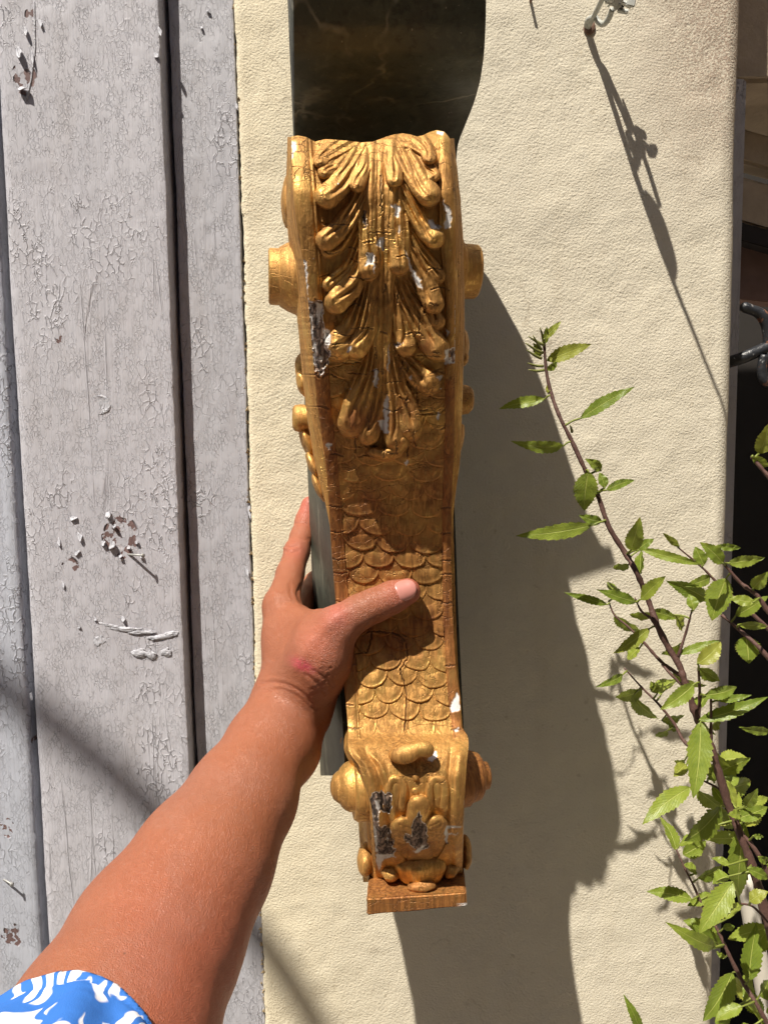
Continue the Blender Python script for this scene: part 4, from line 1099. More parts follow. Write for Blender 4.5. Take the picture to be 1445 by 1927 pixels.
# side knobs
lathe('side_knob', [(S(30, .5), -.004), (S(27, .5), 0), (S(25, .5), S(10, .5)), (S(26, .5), S(20, .5)), (S(24, .5), S(31, .5)), (S(18, .5), S(35, .5)), (0.0001, S(36, .5))], P(586, 787, .500), LAT, M_GOLD, brk, 36, 0.04)
lathe('side_knob', [(S(36, .5), -.004), (S(30, .5), 0), (S(28, .5), S(14, .5)), (S(26, .5), S(24, .5)), (S(20, .5), S(30, .5)), (0.0001, S(31, .5))], P(858, 752, .505), -LAT, M_GOLD, brk, 36, 0.05)
# lower volutes
lathe('lower_volute', [(S(66, .455), -.008), (S(66, .455), -.001), (S(62, .455), S(3, .455)), (S(57, .455), S(4, .455)), (S(51, .455), S(0, .455)), (S(48, .455), S(3, .455)), (S(47, .455), S(12, .455)), (S(43, .455), S(20, .455)), (S(36, .455), S(27, .455)), (S(31, .455), S(30, .455)), (S(29, .455), S(34, .455)), (S(22, .455), S(42, .455)), (S(10, .455), S(47, .455)), (0.0001, S(48, .455))], P(667, 1480, .456), LAT, M_GOLD, brk, 48, 0.02)
lathe('lower_volute', [(S(60, .465), -.012), (S(56, .465), S(2, .465)), (S(50, .465), S(8, .465)), (S(47, .465), S(18, .465)), (S(44, .465), S(26, .465)), (S(34, .465), S(33, .465)), (S(27, .465), S(36, .465)), (S(26, .465), S(44, .465)), (S(18, .465), S(48, .465)), (0.0001, S(49, .465))], P(876, 1462, .466), -LAT, M_BOLE, brk, 48, 0.02)
# kidney-shaped knob on the lower scroll
kp = catmull([(738, 1426, .4275, .0012), (741, 1423, .4265, .0040), (752, 1420, .4255, .0056), (768, 1417, .4250, .0058), (786, 1410, .4255, .0046), (800, 1410, .4262, .0046), (808, 1416, .4270, .0034), (811, 1419, .4278, .0010)], 6)
tube('kidney_knob', [P(a_, b_, c_) for a_, b_, c_, r_ in kp], kp[:, 3], M_GOLD, brk, 24)
# foot: plinth slab with a red-rubbed front edge and a tongue hanging over it
def slab(name, pts_front, back, mat):
    f = np.array([P(x, y, Y) for x, y, Y in pts_front]); b = f + np.asarray(back)
    bm = bmesh.new(); vs = [bm.verts.new(v) for v in np.vstack([f, b])]
    for q in ((0, 1, 2, 3), (7, 6, 5, 4), (0, 4, 5, 1), (1, 5, 6, 2), (2, 6, 7, 3), (3, 7, 4, 0)): bm.faces.new([vs[i] for i in q])
    bmesh.ops.recalc_face_normals(bm, faces=list(bm.faces))
    bmesh.ops.bevel(bm, geom=list(bm.edges), offset=0.0009, segments=3, affect='EDGES')
    bmesh.ops.subdivide_edges(bm, edges=list(bm.edges), cuts=9, use_grid_fill=True)
    me = bpy.data.meshes.new(name); bm.to_mesh(me); bm.free(); me.materials.append(mat)
    n = len(me.vertices); co = np.empty(n * 3); me.vertices.foreach_get('co', co); co = co.reshape(-1, 3)
    px, py = project(co)
    jx = 5 * fbm(co[:, 0] * 400, co[:, 2] * 400, co[:, 1] * 400); ges = ((np.hypot(px - 874, py - 1705) + jx < 5) | (np.hypot(px - 800, py - 1716) + jx < 4)) * 1.0
    at = me.attributes.new('gesso', 'FLOAT', 'POINT'); at.data.foreach_set('value', ges)
    co += 0.0004 * np.stack([fbm(co[:, 0] * 150, co[:, 2] * 150, co[:, 1] * 150)] * 3, 1); me.vertices.foreach_set('co', co.ravel()); me.update()
    return link(bpy.data.objects.new(name, me), brk)
slab('plinth', [(689, 1693, .440), (877, 1680, .4465), (879, 1707, .4465), (690, 1724, .440)], (0.003, 0.06, 0.0), M_BOLE)
slab('plinth_neck', [(700, 1600, .462), (868, 1594, .467), (868, 1679, .467), (700, 1688, .462)], (-0.008, 0.05, 0.0), M_GOLD)
blob('leaf_tongue', P(790, 1636, .458), (S(52, .45), .010, S(42, .45)), 0.0, M_GOLD, brk, 6, 0.05, noise=0.16, taper=0.42)
blob('leaf_curl', P(735, 1640, .458), (S(24, .45), .007, S(17, .45)), 0.5, M_GOLD, brk, 3, 0.08, noise=0.16)
blob('leaf_curl', P(846, 1634, .462), (S(22, .45), .007, S(17, .45)), -0.5, M_GOLD, brk, 3, 0.08, noise=0.16)
blob('tongue_tip', P(793, 1668, .4500), (S(28, .44), .0045, S(11, .44)), -0.06, M_BOLE, brk, noise=0.14, bend=0.0)
# ------------------------------------------------------------------ the arm and hand holding the bracket
def pm(px, py, Y): return P(px, py, Y)
per = thing('person', 'bare tanned left arm in a blue-and-white sleeve, hand gripping the bracket', 'person', P(150, 2100, 0.27))
VX = 0.00125
PR = []
def cap(a, b, ra, rb, k): PR.append((np.asarray(a), np.asarray(b), ra, rb, k))
# forearm
FA = [((530, 1352, .474), .0195), ((505, 1407, .449), .0232), ((457, 1500, .420), .0290), ((383, 1625, .385), .0348), ((295, 1773, .350), .0400), ((205, 1960, .303), .0430), ((130, 2150, .262), .0440), ((60, 2380, .21), .0450)]
for (p0, r0), (p1, r1) in zip(FA[:-1], FA[1:]): cap(pm(*p0), pm(*p1), r0, r1, 0.012)
# wrist: wider across than deep
cap(pm(532, 1322, .474), pm(516, 1392, .452), .0150, .0200, 0.016)
cap(pm(562, 1348, .486), pm(535, 1410, .462), .0160, .0205, 0.016)
# hand bones
cap(pm(538, 1318, .480), pm(531, 1142, .518), .0160, .0118, 0.016)
cap(pm(552, 1325, .488), pm(545, 1168, .542), .0165, .0120, 0.014)
cap(pm(562, 1335, .494), pm(556, 1206, .556), .0160, .0118, 0.014)
cap(pm(570, 1345, .498), pm(562, 1246, .560), .0150, .0105, 0.014)
# thumb ball and heel of the hand
cap(pm(560, 1300, .472), pm(606, 1226, .456), .0165, .0150, 0.016)
cap(pm(575, 1328, .474), pm(603, 1262, .460), .0150, .0150, 0.014)
cap(pm(590, 1250, .462), pm(545, 1200, .505), .0130, .0120, 0.016)
# thumb
cap(pm(606, 1222, .456), pm(634, 1180, .4545), .0148, .0118, 0.012)
cap(pm(634, 1180, .4545), pm(676, 1152, .4550), .0118, .0102, 0.006)
cap(pm(676, 1152, .4550), pm(708, 1138, .4560), .0102, .0098, 0.004)
cap(pm(708, 1138, .4560), pm(738, 1124, .4575), .0098, .0094, 0.004)
cap(pm(738, 1124, .4575), pm(767, 1113, .4590), .0094, .0080, 0.004)
# web between thumb and forefinger
cap(pm(566, 1168, .500), pm(600, 1178, .472), .0080, .0095, 0.016)
# fingers
def finger(js, k0=0.008):
    for i, ((p0, r0), (p1, r1)) in enumerate(zip(js[:-1], js[1:])): cap(pm(*p0), pm(*p1), r0, r1, k0 if i == 0 else 0.0035)
finger([((530, 1140, .519), .0118), ((546, 1080, .546), .0098), ((559, 1038, .566), .0092), ((567, 1010, .577), .0082), ((576, 980, .587), .0080), ((583, 950, .5915), .0068)])
finger([((546, 1166, .544), .0118), ((574, 1122, .582), .0098), ((594, 1098, .598), .0092), ((628, 1066, .599), .0082), ((660, 1046, .5925), .0072)])
finger([((556, 1205, .556), .0115), ((584, 1172, .590), .0096), ((606, 1158, .599), .0090), ((645, 1140, .598), .0080), ((676, 1130, .5925), .0070)])
finger([((562, 1245, .560), .0102), ((588, 1222, .590), .0084), ((606, 1214, .597), .0078), ((638, 1204, .595), .0070), ((662, 1198, .590), .0062)])

lo = np.min([np.minimum(a - ra, b - rb) for a, b, ra, rb, k in PR], 0) - 0.006
hi = np.max([np.maximum(a + ra, b + rb) for a, b, ra, rb, k in PR], 0) + 0.006
dim = np.ceil((hi - lo) / VX).astype(int) + 1
SD = np.full(dim, 0.05, np.float32)
for a, b, ra, rb, k in PR:
    m = k + 0.004
    l = np.minimum(a - ra, b - rb) - m; h = np.maximum(a + ra, b + rb) + m
    i0 = np.clip(((l - lo) / VX).astype(int), 0, dim); i1 = np.clip(((h - lo) / VX).astype(int) + 2, 0, dim)
    ax = [(lo[c] + VX * np.arange(i0[c], i1[c])).astype(np.float32) for c in range(3)]
    X, Y, Z = ax[0][:, None, None], ax[1][None, :, None], ax[2][None, None, :]
    ab = (b - a).astype(np.float32); L = float(ab @ ab) + 1e-12
    t = np.clip(((X - a[0]) * ab[0] + (Y - a[1]) * ab[1] + (Z - a[2]) * ab[2]) / L, 0, 1)
    d = np.sqrt((X - a[0] - t * ab[0]) ** 2 + (Y - a[1] - t * ab[1]) ** 2 + (Z - a[2] - t * ab[2]) ** 2) - (ra + (rb - ra) * t)
    s_ = SD[i0[0]:i1[0], i0[1]:i1[1], i0[2]:i1[2]]
    hh = np.maximum(k - np.abs(s_ - d), 0) / k
    SD[i0[0]:i1[0], i0[1]:i1[1], i0[2]:i1[2]] = np.minimum(s_, d) - hh * hh * k * 0.25

def surface_nets(S, org, h):
    neg = S < 0
    c = np.zeros(np.array(S.shape) - 1, np.int8)
    for i in (0, 1):
        for j in (0, 1):
            for k in (0, 1):
                c += neg[i:i + c.shape[0], j:j + c.shape[1], k:k + c.shape[2]]
    act = (c > 0) & (c < 8); del c
    idx = np.argwhere(act)
    num = np.full(act.shape, -1, np.int32); num[act] = np.arange(len(idx), dtype=np.int32)
    acc = np.zeros((len(idx), 3)); n = np.zeros(len(idx))
    cor = [(i, j, k) for i in (0, 1) for j in (0, 1) for k in (0, 1)]
    val = {q: S[idx[:, 0] + q[0], idx[:, 1] + q[1], idx[:, 2] + q[2]].astype(float) for q in cor}
    for a in cor:
        for ax_ in range(3):
            if a[ax_] == 0:
                b = list(a); b[ax_] = 1; b = tuple(b)
                va, vb = val[a], val[b]; m = (va < 0) != (vb < 0)
                t = np.where(m, va / np.where(m, va - vb, 1), 0)
                p = np.tile(np.array(a, float), (len(idx), 1)); p[:, ax_] = t
                acc += p * m[:, None]; n += m
    V = org + h * (idx + acc / n[:, None])
    Q = []
    for ax_ in range(3):
        o1, o2 = [(1, 2), (2, 0), (0, 1)][ax_]
        sl0 = [slice(None)] * 3; sl1 = [slice(None)] * 3
        sl0[ax_] = slice(0, -1); sl1[ax_] = slice(1, None)
        e = np.argwhere(neg[tuple(sl0)] != neg[tuple(sl1)])
        e = e[(e[:, o1] > 0) & (e[:, o2] > 0) & (e[:, o1] < S.shape[o1] - 1) & (e[:, o2] < S.shape[o2] - 1)]
        first = neg[e[:, 0], e[:, 1], e[:, 2]]
        u1 = np.zeros(3, int); u1[o1] = 1; u2 = np.zeros(3, int); u2[o2] = 1
        g = lambda q: num[q[:, 0], q[:, 1], q[:, 2]]
        q = np.stack([g(e - u1 - u2), g(e - u2), g(e), g(e - u1)], 1)
        q[~first] = q[~first][:, ::-1]
        Q.append(q)
    return V, np.vstack(Q)
AV, AF = surface_nets(SD, lo, VX)
del SD
def vnormals(V, Fq):
    n = np.cross(V[Fq[:, 2]] - V[Fq[:, 0]], V[Fq[:, 3]] - V[Fq[:, 1]])
    N = np.zeros_like(V)
    for c in range(4): np.add.at(N, Fq[:, c], n)
    return N / (np.linalg.norm(N, axis=1)[:, None] + 1e-15)
def relax(V, Fq, it=3):
    for _ in range(it):
        A = np.zeros_like(V); C = np.zeros(len(V))
        for c in range(4):
            for d_ in (1, 3): np.add.at(A, Fq[:, c], V[Fq[:, (c + d_) % 4]]); np.add.at(C, Fq[:, c], 1)
        V = V * 0.5 + 0.5 * A / C[:, None]
    return V
AV = relax(AV, AF, 3)
AN = vnormals(AV, AF)
view = CAM - AV; view /= np.linalg.norm(view, axis=1)[:, None]
facing = (AN * view).sum(1)
apx, apy = project(AV)
front = sstep(0.0, 0.3, facing) 
# creases, tendons and knuckles
crease = np.zeros(len(AV)); disp = np.zeros(len(AV))
def line_d(pts):
    c = catmull(pts, 6); best = np.full(len(AV), 1e9)
    near = (apx > c[:, 0].min() - 25) & (apx < c[:, 0].max() + 25) & (apy > c[:, 1].min() - 25) & (apy < c[:, 1].max() + 25)
    x, y = apx[near], apy[near]; bb = np.full(x.shape, 1e9)
    for i in range(len(c) - 1):
        a, b = c[i], c[i + 1]; ab = b - a; L = ab @ ab + 1e-9
        t = np.clip(((x - a[0]) * ab[0] + (y - a[1]) * ab[1]) / L, 0, 1)
        bb = np.minimum(bb, np.hypot(x - a[0] - t * ab[0], y - a[1] - t * ab[1]))
    best[near] = bb
    return best
def wrinkle(pts, wd=2.6, dp=0.0005, col=1.0):
    global crease, disp
    d = line_d(pts); g = np.exp(-(d / wd) ** 2) * front
    crease = np.maximum(crease, g * col); disp -= dp * g
    disp += 0.45 * dp * np.exp(-((d - 2.4 * wd) / (1.3 * wd)) ** 2) * front
# thumb joint folds
for o, l in ((-13, 0.8), (-6, 1.0), (1, 1.0), (8, 0.9), (16, 0.7)):
    wrinkle([(700 + o - 3, 1112 - o * .42), (704 + o + 2, 1124 - o * .42), (706 + o + 4, 1140 - o * .42)], 2.2, 0.00042 * l, 0.7 * l)
wrinkle([(738, 1150), (731, 1140), (727, 1128)], 2.0, 0.0002, 0.4)
# forefinger knuckle
wrinkle([(534, 1028), (546, 1030), (560, 1026)], 2.0, 0.0004, 0.7); wrinkle([(536, 1036), (548, 1040), (562, 1036)], 2.0, 0.0004, 0.7)
wrinkle([(556, 985), (566, 984), (578, 986)], 1.8, 0.0003, 0.5); wrinkle([(564, 1012), (574, 1016), (582, 1014)], 1.8, 0.0003, 0.4)
# wrist
wrinkle([(490, 1286), (515, 1284), (540, 1289), (565, 1302), (586, 1322)], 2.6, 0.0006, 0.9)
wrinkle([(500, 1302), (530, 1298), (560, 1310), (590, 1334)], 2.4, 0.0003, 0.5)
wrinkle([(575, 1270), (596, 1285), (612, 1305)], 2.6, 0.0005, 0.7)
wrinkle([(590, 1262), (612, 1276), (626, 1292)], 2.6, 0.0005, 0.7)
for k in range(9):
    y0 = 1196 + k * 12
    wrinkle([(640 - k * 3.5, y0), (630 - k * 4, y0 + 8), (618 - k * 4.5, y0 + 18)], 2.0, 0.00028, 0.45)
wrinkle([(566, 1102), (560, 1118), (570, 1140), (590, 1150)], 3.0, 0.0006, 0.6)
wrinkle([(545, 1100), (549, 1122), (560, 1140), (585, 1156)], 2.5, 0.0003, 0.3)
# tendons of thumb and wrist
d = line_d([(560, 1255), (590, 1205), (625, 1170), (650, 1150)]); disp += 0.0008 * np.exp(-(d / 11) ** 2) * front
d = line_d([(515, 1300), (525, 1230), (560, 1180)]); disp += 0.0004 * np.exp(-(d / 12) ** 2) * front
disp += 0.0009 * np.exp(-((apx - 632) ** 2 + (apy - 1160) ** 2) / 18 ** 2) * front
disp += 0.0010 * np.exp(-((apx - 540) ** 2 + (apy - 1030) ** 2) / 10 ** 2) * front
disp += 0.0003 * fbm(AV[:, 0] * 90, AV[:, 1] * 90, AV[:, 2] * 90) * sstep(0, 0.2, facing)
# nail bed dips
TA = pm(738, 1124, .4575); TB = pm(767, 1113, .4590)
AV = AV + AN * disp[:, None]
red = np.clip(np.exp(-((apx - 636) ** 2 + (apy - 1158) ** 2) / 26 ** 2) + 0.9 * np.exp(-((apx - 770) ** 2 + (apy - 1112) ** 2) / 42 ** 2) + np.exp(-((apx - 575) ** 2 + (apy - 950) ** 2) / 34 ** 2) + 0.6 * np.exp(-((apx - 556) ** 2 + (apy - 1035) ** 2) / 22 ** 2)
              + 0.5 * np.exp(-((apx - 600) ** 2 + (apy - 1215) ** 2) / 40 ** 2) + 0.45 * sstep(1500, 1850, apy) * sstep(120, 330, apx), 0, 1)
ang = math.radians(28)
du = (apx - 566) * math.cos(ang) + (apy - 1250) * math.sin(ang); dv = -(apx - 566) * math.sin(ang) + (apy - 1250) * math.cos(ang)
mark = np.exp(-((du - 4) / 21) ** 2 - (dv / 10) ** 2) * front
arm = mesh_obj('arm', AV, AF[:, ::-1] if (AN[np.argmax(AV[:, 0])] @ np.array([1, 0, 0])) < 0 else AF, M_SKIN, per, True, {'red': red, 'mark': np.clip(mark * 1.4, 0, 1), 'crease': crease})

# thumbnail, curved round the tip
def nail(A, B, ra, rb, t0, t1, face, wang, mat):
    ax = B - A; ln = np.linalg.norm(ax); ax /= ln
    n = face - ax * (face @ ax); n /= np.linalg.norm(n); s = np.cross(ax, n)
    us = np.linspace(0, 1, 16); vs = np.linspace(-1, 1, 15); pts = []
    for u_ in us:
        row = []
        for v_ in vs:
            tp = t0 + (t1 - t0) * (u_ - 0.10 * v_ * v_ * (1 if u_ > 0.5 else -0.6) * abs(u_ - .5) * 2)
            r = (ra + (rb - ra) * np.clip(tp, 0, 1)) * 1.0 + 0.0010 - 0.0011 * abs(v_) ** 5 - 0.0016 * max(0, 0.12 - u_) / 0.12
            if tp > 1: r = r - rb + math.sqrt(max(rb * rb - (0.70 * (tp - 1) * ln) ** 2, 1e-8))
            an = wang * v_ * (1 - 0.42 * abs(2 * u_ - 1) ** 3.2)
            row.append(A + ax * ln * tp + r * (math.cos(an) * n + math.sin(an) * s))
        pts.append(row)
    o = grid_obj('thumbnail', np.array(pts), mat, arm)
    md = o.modifiers.new('thick', 'SOLIDIFY'); md.thickness = 0.0005; md.offset = -1
    return o
vt = CAM - TB; vt /= np.linalg.norm(vt)
nail(TA, TB, .0094, .0080, 0.10, 1.50, vt + np.array([0.05, 0, 0.28]), 0.92, M_NAIL)

# short printed sleeve round the elbow, hem cut slantwise
hem = lambda x: np.interp(x, [-80, 0, 20, 60, 110, 150, 190, 220, 245, 265, 285, 330, 420], [1960, 1893, 1880, 1856, 1842, 1838, 1850, 1868, 1896, 1927, 1965, 2080, 2300])
ins = apy > hem(apx)
keep = ins[AF].all(1)
sf = AF[keep]; vi, inv = np.unique(sf, return_inverse=True)
sv = AV[vi]; sn = AN[vi]; dist = np.clip((apy - hem(apx))[vi] / 60, 0, 1)
fold = 0.0018 * np.sin((apx[vi] * 0.05 + apy[vi] * 0.02)) + 0.0025 * fbm(sv[:, 0] * 40, sv[:, 1] * 40, sv[:, 2] * 40)
sv = sv + sn * (0.0034 + 0.0012 * np.exp(-((dist - 0.16) / 0.12) ** 2) - 0.0008 * np.exp(-((dist - 0.38) / 0.05) ** 2) + dist * (0.002 + fold))[:, None]
ff = inv.reshape(-1, 4)
sl = mesh_obj('sleeve', sv, ff if (AN[np.argmax(AV[:, 0])] @ np.array([1, 0, 0])) > 0 else ff[:, ::-1], M_SLEEVE, per)
tag(sl, 'blue cotton sleeve printed with white flowers')
md = sl.modifiers.new('thick', 'SOLIDIFY'); md.thickness = 0.0016; md.offset = -1
# ------------------------------------------------------------------ shrub at the right, in front of wall and window
shrub = thing('shrub', 'upright shrub with serrated bright green leaves in front of the wall and window', 'shrub', P(1470, 2000, .47))
def c5(x, y): return (920 + .3633 * x, 580 + .3633 * y)
def c6(x, y): return (920 + .3633 * x, 1250 + .3633 * y)
rs = np.random.default_rng(11)
STEMPTS = []
def stem(pts, Y0, Y1, r0, r1, name='branch'):
    n = len(pts); Ys = np.linspace(Y0, Y1, n) + rs.normal(0, 0.0015, n)
    w = np.array([P(x, y, Y) for (x, y), Y in zip(pts, Ys)]); r = np.linspace(r0, r1, n)
    q = catmull(np.hstack([w, r[:, None], np.array(pts), Ys[:, None]]), 6)
    rr = q[:, 3] * (1 + 0.10 * rs.normal(0, 1, len(q)))
    V, Fc = tube_geo(q[:, :3], np.maximum(rr, 1e-4), 9)
    o = mesh_obj(name, V, Fc, M_STEM, shrub)
    for i in range(len(q)): STEMPTS.append((q[i, 4], q[i, 5], q[i, 6]))
    return o
main = [c5(*p) for p in ((285, 180), (298, 330), (325, 450), (370, 570), (430, 690), (490, 820), (560, 960), (620, 1130), (700, 1260), (760, 1360), (820, 1500), (870, 1640), (930, 1760), (985, 1850))] + \
       [c6(*p) for p in ((1010, 80), (1050, 200), (1090, 310), (1150, 430), (1195, 580), (1245, 740), (1300, 880), (1360, 1040), (1420, 1250), (1480, 1500), (1530, 1900))]
stem(main, .505, .470, .0010, .0031, 'main_stem')
B5 = [([(620, 1520), (650, 1590), (720, 1650), (800, 1730), (890, 1830), (985, 1900)], .52, .50, .0005, .0013), ([(755, 1500), (790, 1570), (840, 1610), (890, 1690)], .485, .49, .0005, .0012), ([(1050, 1570), (1020, 1680), (985, 1790), (975, 1830)], .48, .49, .0006, .0013),
      ([(980, 1240), (1100, 1340), (1180, 1420), (1290, 1520), (1445, 1660), (1520, 1760)], .52, .50, .0005, .0016), ([(1205, 1310), (1300, 1420), (1390, 1490), (1445, 1570), (1540, 1680)], .47, .46, .0009, .0018), ([(1205, 1590), (1300, 1670), (1400, 1760), (1520, 1900)], .49, .47, .0008, .0017), ([(1360, 770), (1420, 840), (1500, 950), (1600, 1300)], .47, .46, .001, .002)]
for p, a, b, r, q in B5: stem([c5(*v) for v in p], a, b, r, q)
B6 = [([(700, 20), (790, 120), (880, 210), (960, 310), (1010, 400), (1100, 470)], .53, .50, .0005, .0014), ([(895, 0), (940, 50), (1010, 120)], .50, .49, .0008, .001), ([(1085, 30), (1092, 160), (1085, 280)], .475, .485, .0008, .0013), ([(1150, 170), (1150, 330), (1148, 430)], .475, .483, .0008, .0013),
      ([(970, 960), (1010, 1050), (1060, 1150), (1110, 1260), (1180, 1370), (1240, 1500), (1310, 1640), (1390, 1770), (1460, 1900)], .53, .49, .0005, .0018), ([(1100, 600), (1180, 640), (1220, 680)], .485, .48, .0006, .0009), ([(1300, 1240), (1370, 1260), (1445, 1340), (1500, 1400)], .465, .46, .0006, .0009), ([(1290, 860), (1370, 950), (1440, 1080), (1520, 1300)], .475, .46, .0012, .0018)]
for p, a, b, r, q in B6: stem([c6(*v) for v in p], a, b, r, q)
stem([(1205, 1945), (1222, 2000), (1260, 2100)], .50, .50, .0006, .0012)
# the foot of the shrub, below and beside the picture
e_ = P(*main[-1], .470)
tube('main_stem', [e_, e_ + np.array([.006, 0, -.12]), e_ + np.array([.03, .01, -.45]), np.array([e_[0] + .05, .49, 0.0])], [.0031, .0045, .0065, .009], M_STEM, shrub, 12, 6)
stem([(1478, 930), (1500, 1060), (1476, 1160), (1478, 1230), (1484, 1300), (1500, 1500), (1520, 1750), (1540, 2000)], .46, .46, .0012, .003, 'main_stem')
e2 = P(1540, 2000, .46)
tube('main_stem', [e2, e2 + np.array([.004, .0, -.15]), np.array([e2[0] + .02, .49, 0.0])], [.003, .0045, .008], M_STEM, shrub, 12, 6)
e3 = P(1260, 2100, .50)
tube('branch', [e3, e3 + np.array([.03, 0, -.15]), np.array([e_[0] + .03, .49, 0.30])], [.0012, .002, .003], M_STEM, shrub, 8, 6)
SP = np.array(STEMPTS)

def leaf(b, t, w, dY=0.0, arch=None, roll=None, dark=False):
    k = np.argmin((SP[:, 0] - b[0]) ** 2 + (SP[:, 1] - b[1]) ** 2)
    sp = SP[k]
    Yb = sp[2] + dY + rs.uniform(-0.010, 0.004)
    ln = math.hypot(t[0] - b[0], t[1] - b[1])
    Yt = Yb + rs.uniform(-0.018, 0.012) * min(1, ln / 60)
    if dark: Yb += 0.012; Yt += 0.02
    A = P(b[0], b[1], Yb); T = P(t[0], t[1], Yt)
    ax = T - A; L = np.linalg.norm(ax); ax = ax / L
    v = CAM - A; v /= np.linalg.norm(v)
    s = np.cross(ax, v); s /= np.linalg.norm(s); n = np.cross(s, ax)
    if n @ v < 0: n = -n
    ro = roll if roll is not None else rs.uniform(-0.38, 0.38)
    if dark and roll is None: ro = rs.choice([-0.9, 0.9]) 
    s2 = math.cos(ro) * s + math.sin(ro) * n; n2 = -math.sin(ro) * s + math.cos(ro) * n
    hw = 0.57 * w * Yb / F / max(0.62, math.cos(ro))
    ar = arch if arch is not None else rs.uniform(-0.02, 0.12)
    foldv = rs.uniform(0.12, 0.38)
    ns = 48; nc = 5
    us = np.linspace(0, 1, ns); V = []; UV = []
    teeth = rs.uniform(9, 13)
    ph = rs.uniform(0, 1); tw = rs.uniform(-0.35, 0.35); sw = rs.uniform(-0.04, 0.04)
    for u_ in us:
        base = (math.sin(math.pi * min(1, u_) ** 0.82) ** 0.85) * (1 - 0.18 * u_)
        saw = (u_ * teeth + ph) % 1.0
        ser = 1 + (0.22 * (saw - 0.5) if 0.08 < u_ < 0.97 else 0)
        a = tw * (u_ - 0.4); s3 = math.cos(a) * s2 + math.sin(a) * n2; n3 = -math.sin(a) * s2 + math.cos(a) * n2
        c = A + ax * L * u_ + n2 * L * ar * 4 * u_ * (1 - u_) * 0.9 + s2 * L * sw * math.sin(math.pi * u_) - n2 * L * 0.06 * max(0, u_ - .7)
        for x in np.linspace(-1, 1, nc):
            sr = ser if abs(x) == 1 else 1
            xx = x * hw * max(base, 0.012) * sr
            z = foldv * abs(xx) + 0.0004 * math.sin(u_ * 19 + x * 3 + ph * 9) * abs(x)
            V.append(c + s3 * xx + n3 * z); UV.append((0.5 + 0.5 * x * 0.98, u_))
    o = mesh_obj('leaf', np.array(V), grid_faces(ns, nc), M_LEAF, shrub, True, uv=np.array(UV))
    # stalk back to the twig
    S_ = P(sp[0], sp[1], sp[2])
    if 0.0015 < np.linalg.norm(S_ - A) < 0.03:
        m = 0.5 * (S_ + A) + np.array([0, -0.001, 0.0008])
        Vp, Fp = tube_geo(catmull([S_, m, A, A + ax * L * 0.06], 4), np.linspace(0.0008, 0.0004, 13), 6)
        mesh_obj('leaf_stalk', Vp, Fp, M_PETIOLE, o)
    return o
L5 = [((300, 270), (530, 185), 70), ((285, 160), (375, 65), 36), ((288, 470), (50, 520), 56), ((475, 570), (755, 405), 62), ((385, 712), (115, 690), 62, .16), ((515, 845), (495, 1050), 115), ((580, 840), (500, 780), 50), ((608, 942), (755, 890), 46), ((600, 930), (572, 850), 48),
      ((532, 1125), (140, 1180), 78), ((585, 1105), (465, 1072), 52), ((735, 1255), (782, 1085), 85), ((768, 1252), (855, 1195), 48), ((790, 1248), (1115, 1330), 48), ((788, 1372), (790, 1255), 50, None, 1), ((722, 1328), (640, 1348), 40, None, 1), ((788, 1508), (915, 1388), 68), ((612, 1535), (390, 1474), 42), ((762, 1522), (560, 1458), 56),
      ((650, 1500), (625, 1418), 56, None, 1), ((838, 1580), (725, 1590), 42, None, 1), ((840, 1568), (978, 1608), 56), ((962, 1590), (1002, 1672), 46, None, 1), ((832, 1660), (645, 1790), 64), ((1135, 1512), (920, 1415), 82), ((1228, 1400), (1152, 1620), 125), ((1148, 1392), (1010, 1440), 54, .14), ((1212, 1322), (1095, 1213), 74), ((1112, 1330), (1068, 1235), 68),
      ((1240, 1322), (1430, 1292), 58), ((1180, 1232), (1305, 1242), 38), ((978, 1232), (900, 1165), 34), ((1368, 1452), (1445, 1368), 66), ((1062, 1562), (1035, 1480), 56), ((1280, 1592), (1448, 1490), 66), ((1372, 1522), (1245, 1500), 56), ((985, 1790), (1200, 1718), 46), ((1080, 1842), (1202, 1728), 86), ((1330, 1700), (1346, 1842), 115), ((1290, 1640), (1448, 1650), 42),
      ((782, 1760), (718, 1822), 56, None, 1), ((985, 1742), (895, 1795), 56, None, 1), ((1400, 752), (1448, 600), 84), ((1362, 770), (1450, 822), 46), ((652, 1592), (785, 1682), 54, None, 1), ((306, 440), (312, 385), 30), ((262, 245), (232, 180), 40), ((285, 190), (300, 92), 30), ((300, 320), (355, 275), 34)]
for l in L5:
    leaf(c5(*l[0]), c5(*l[1]), l[2] * .3633, 0.0, l[3] if len(l) > 3 else None, None, len(l) > 4)
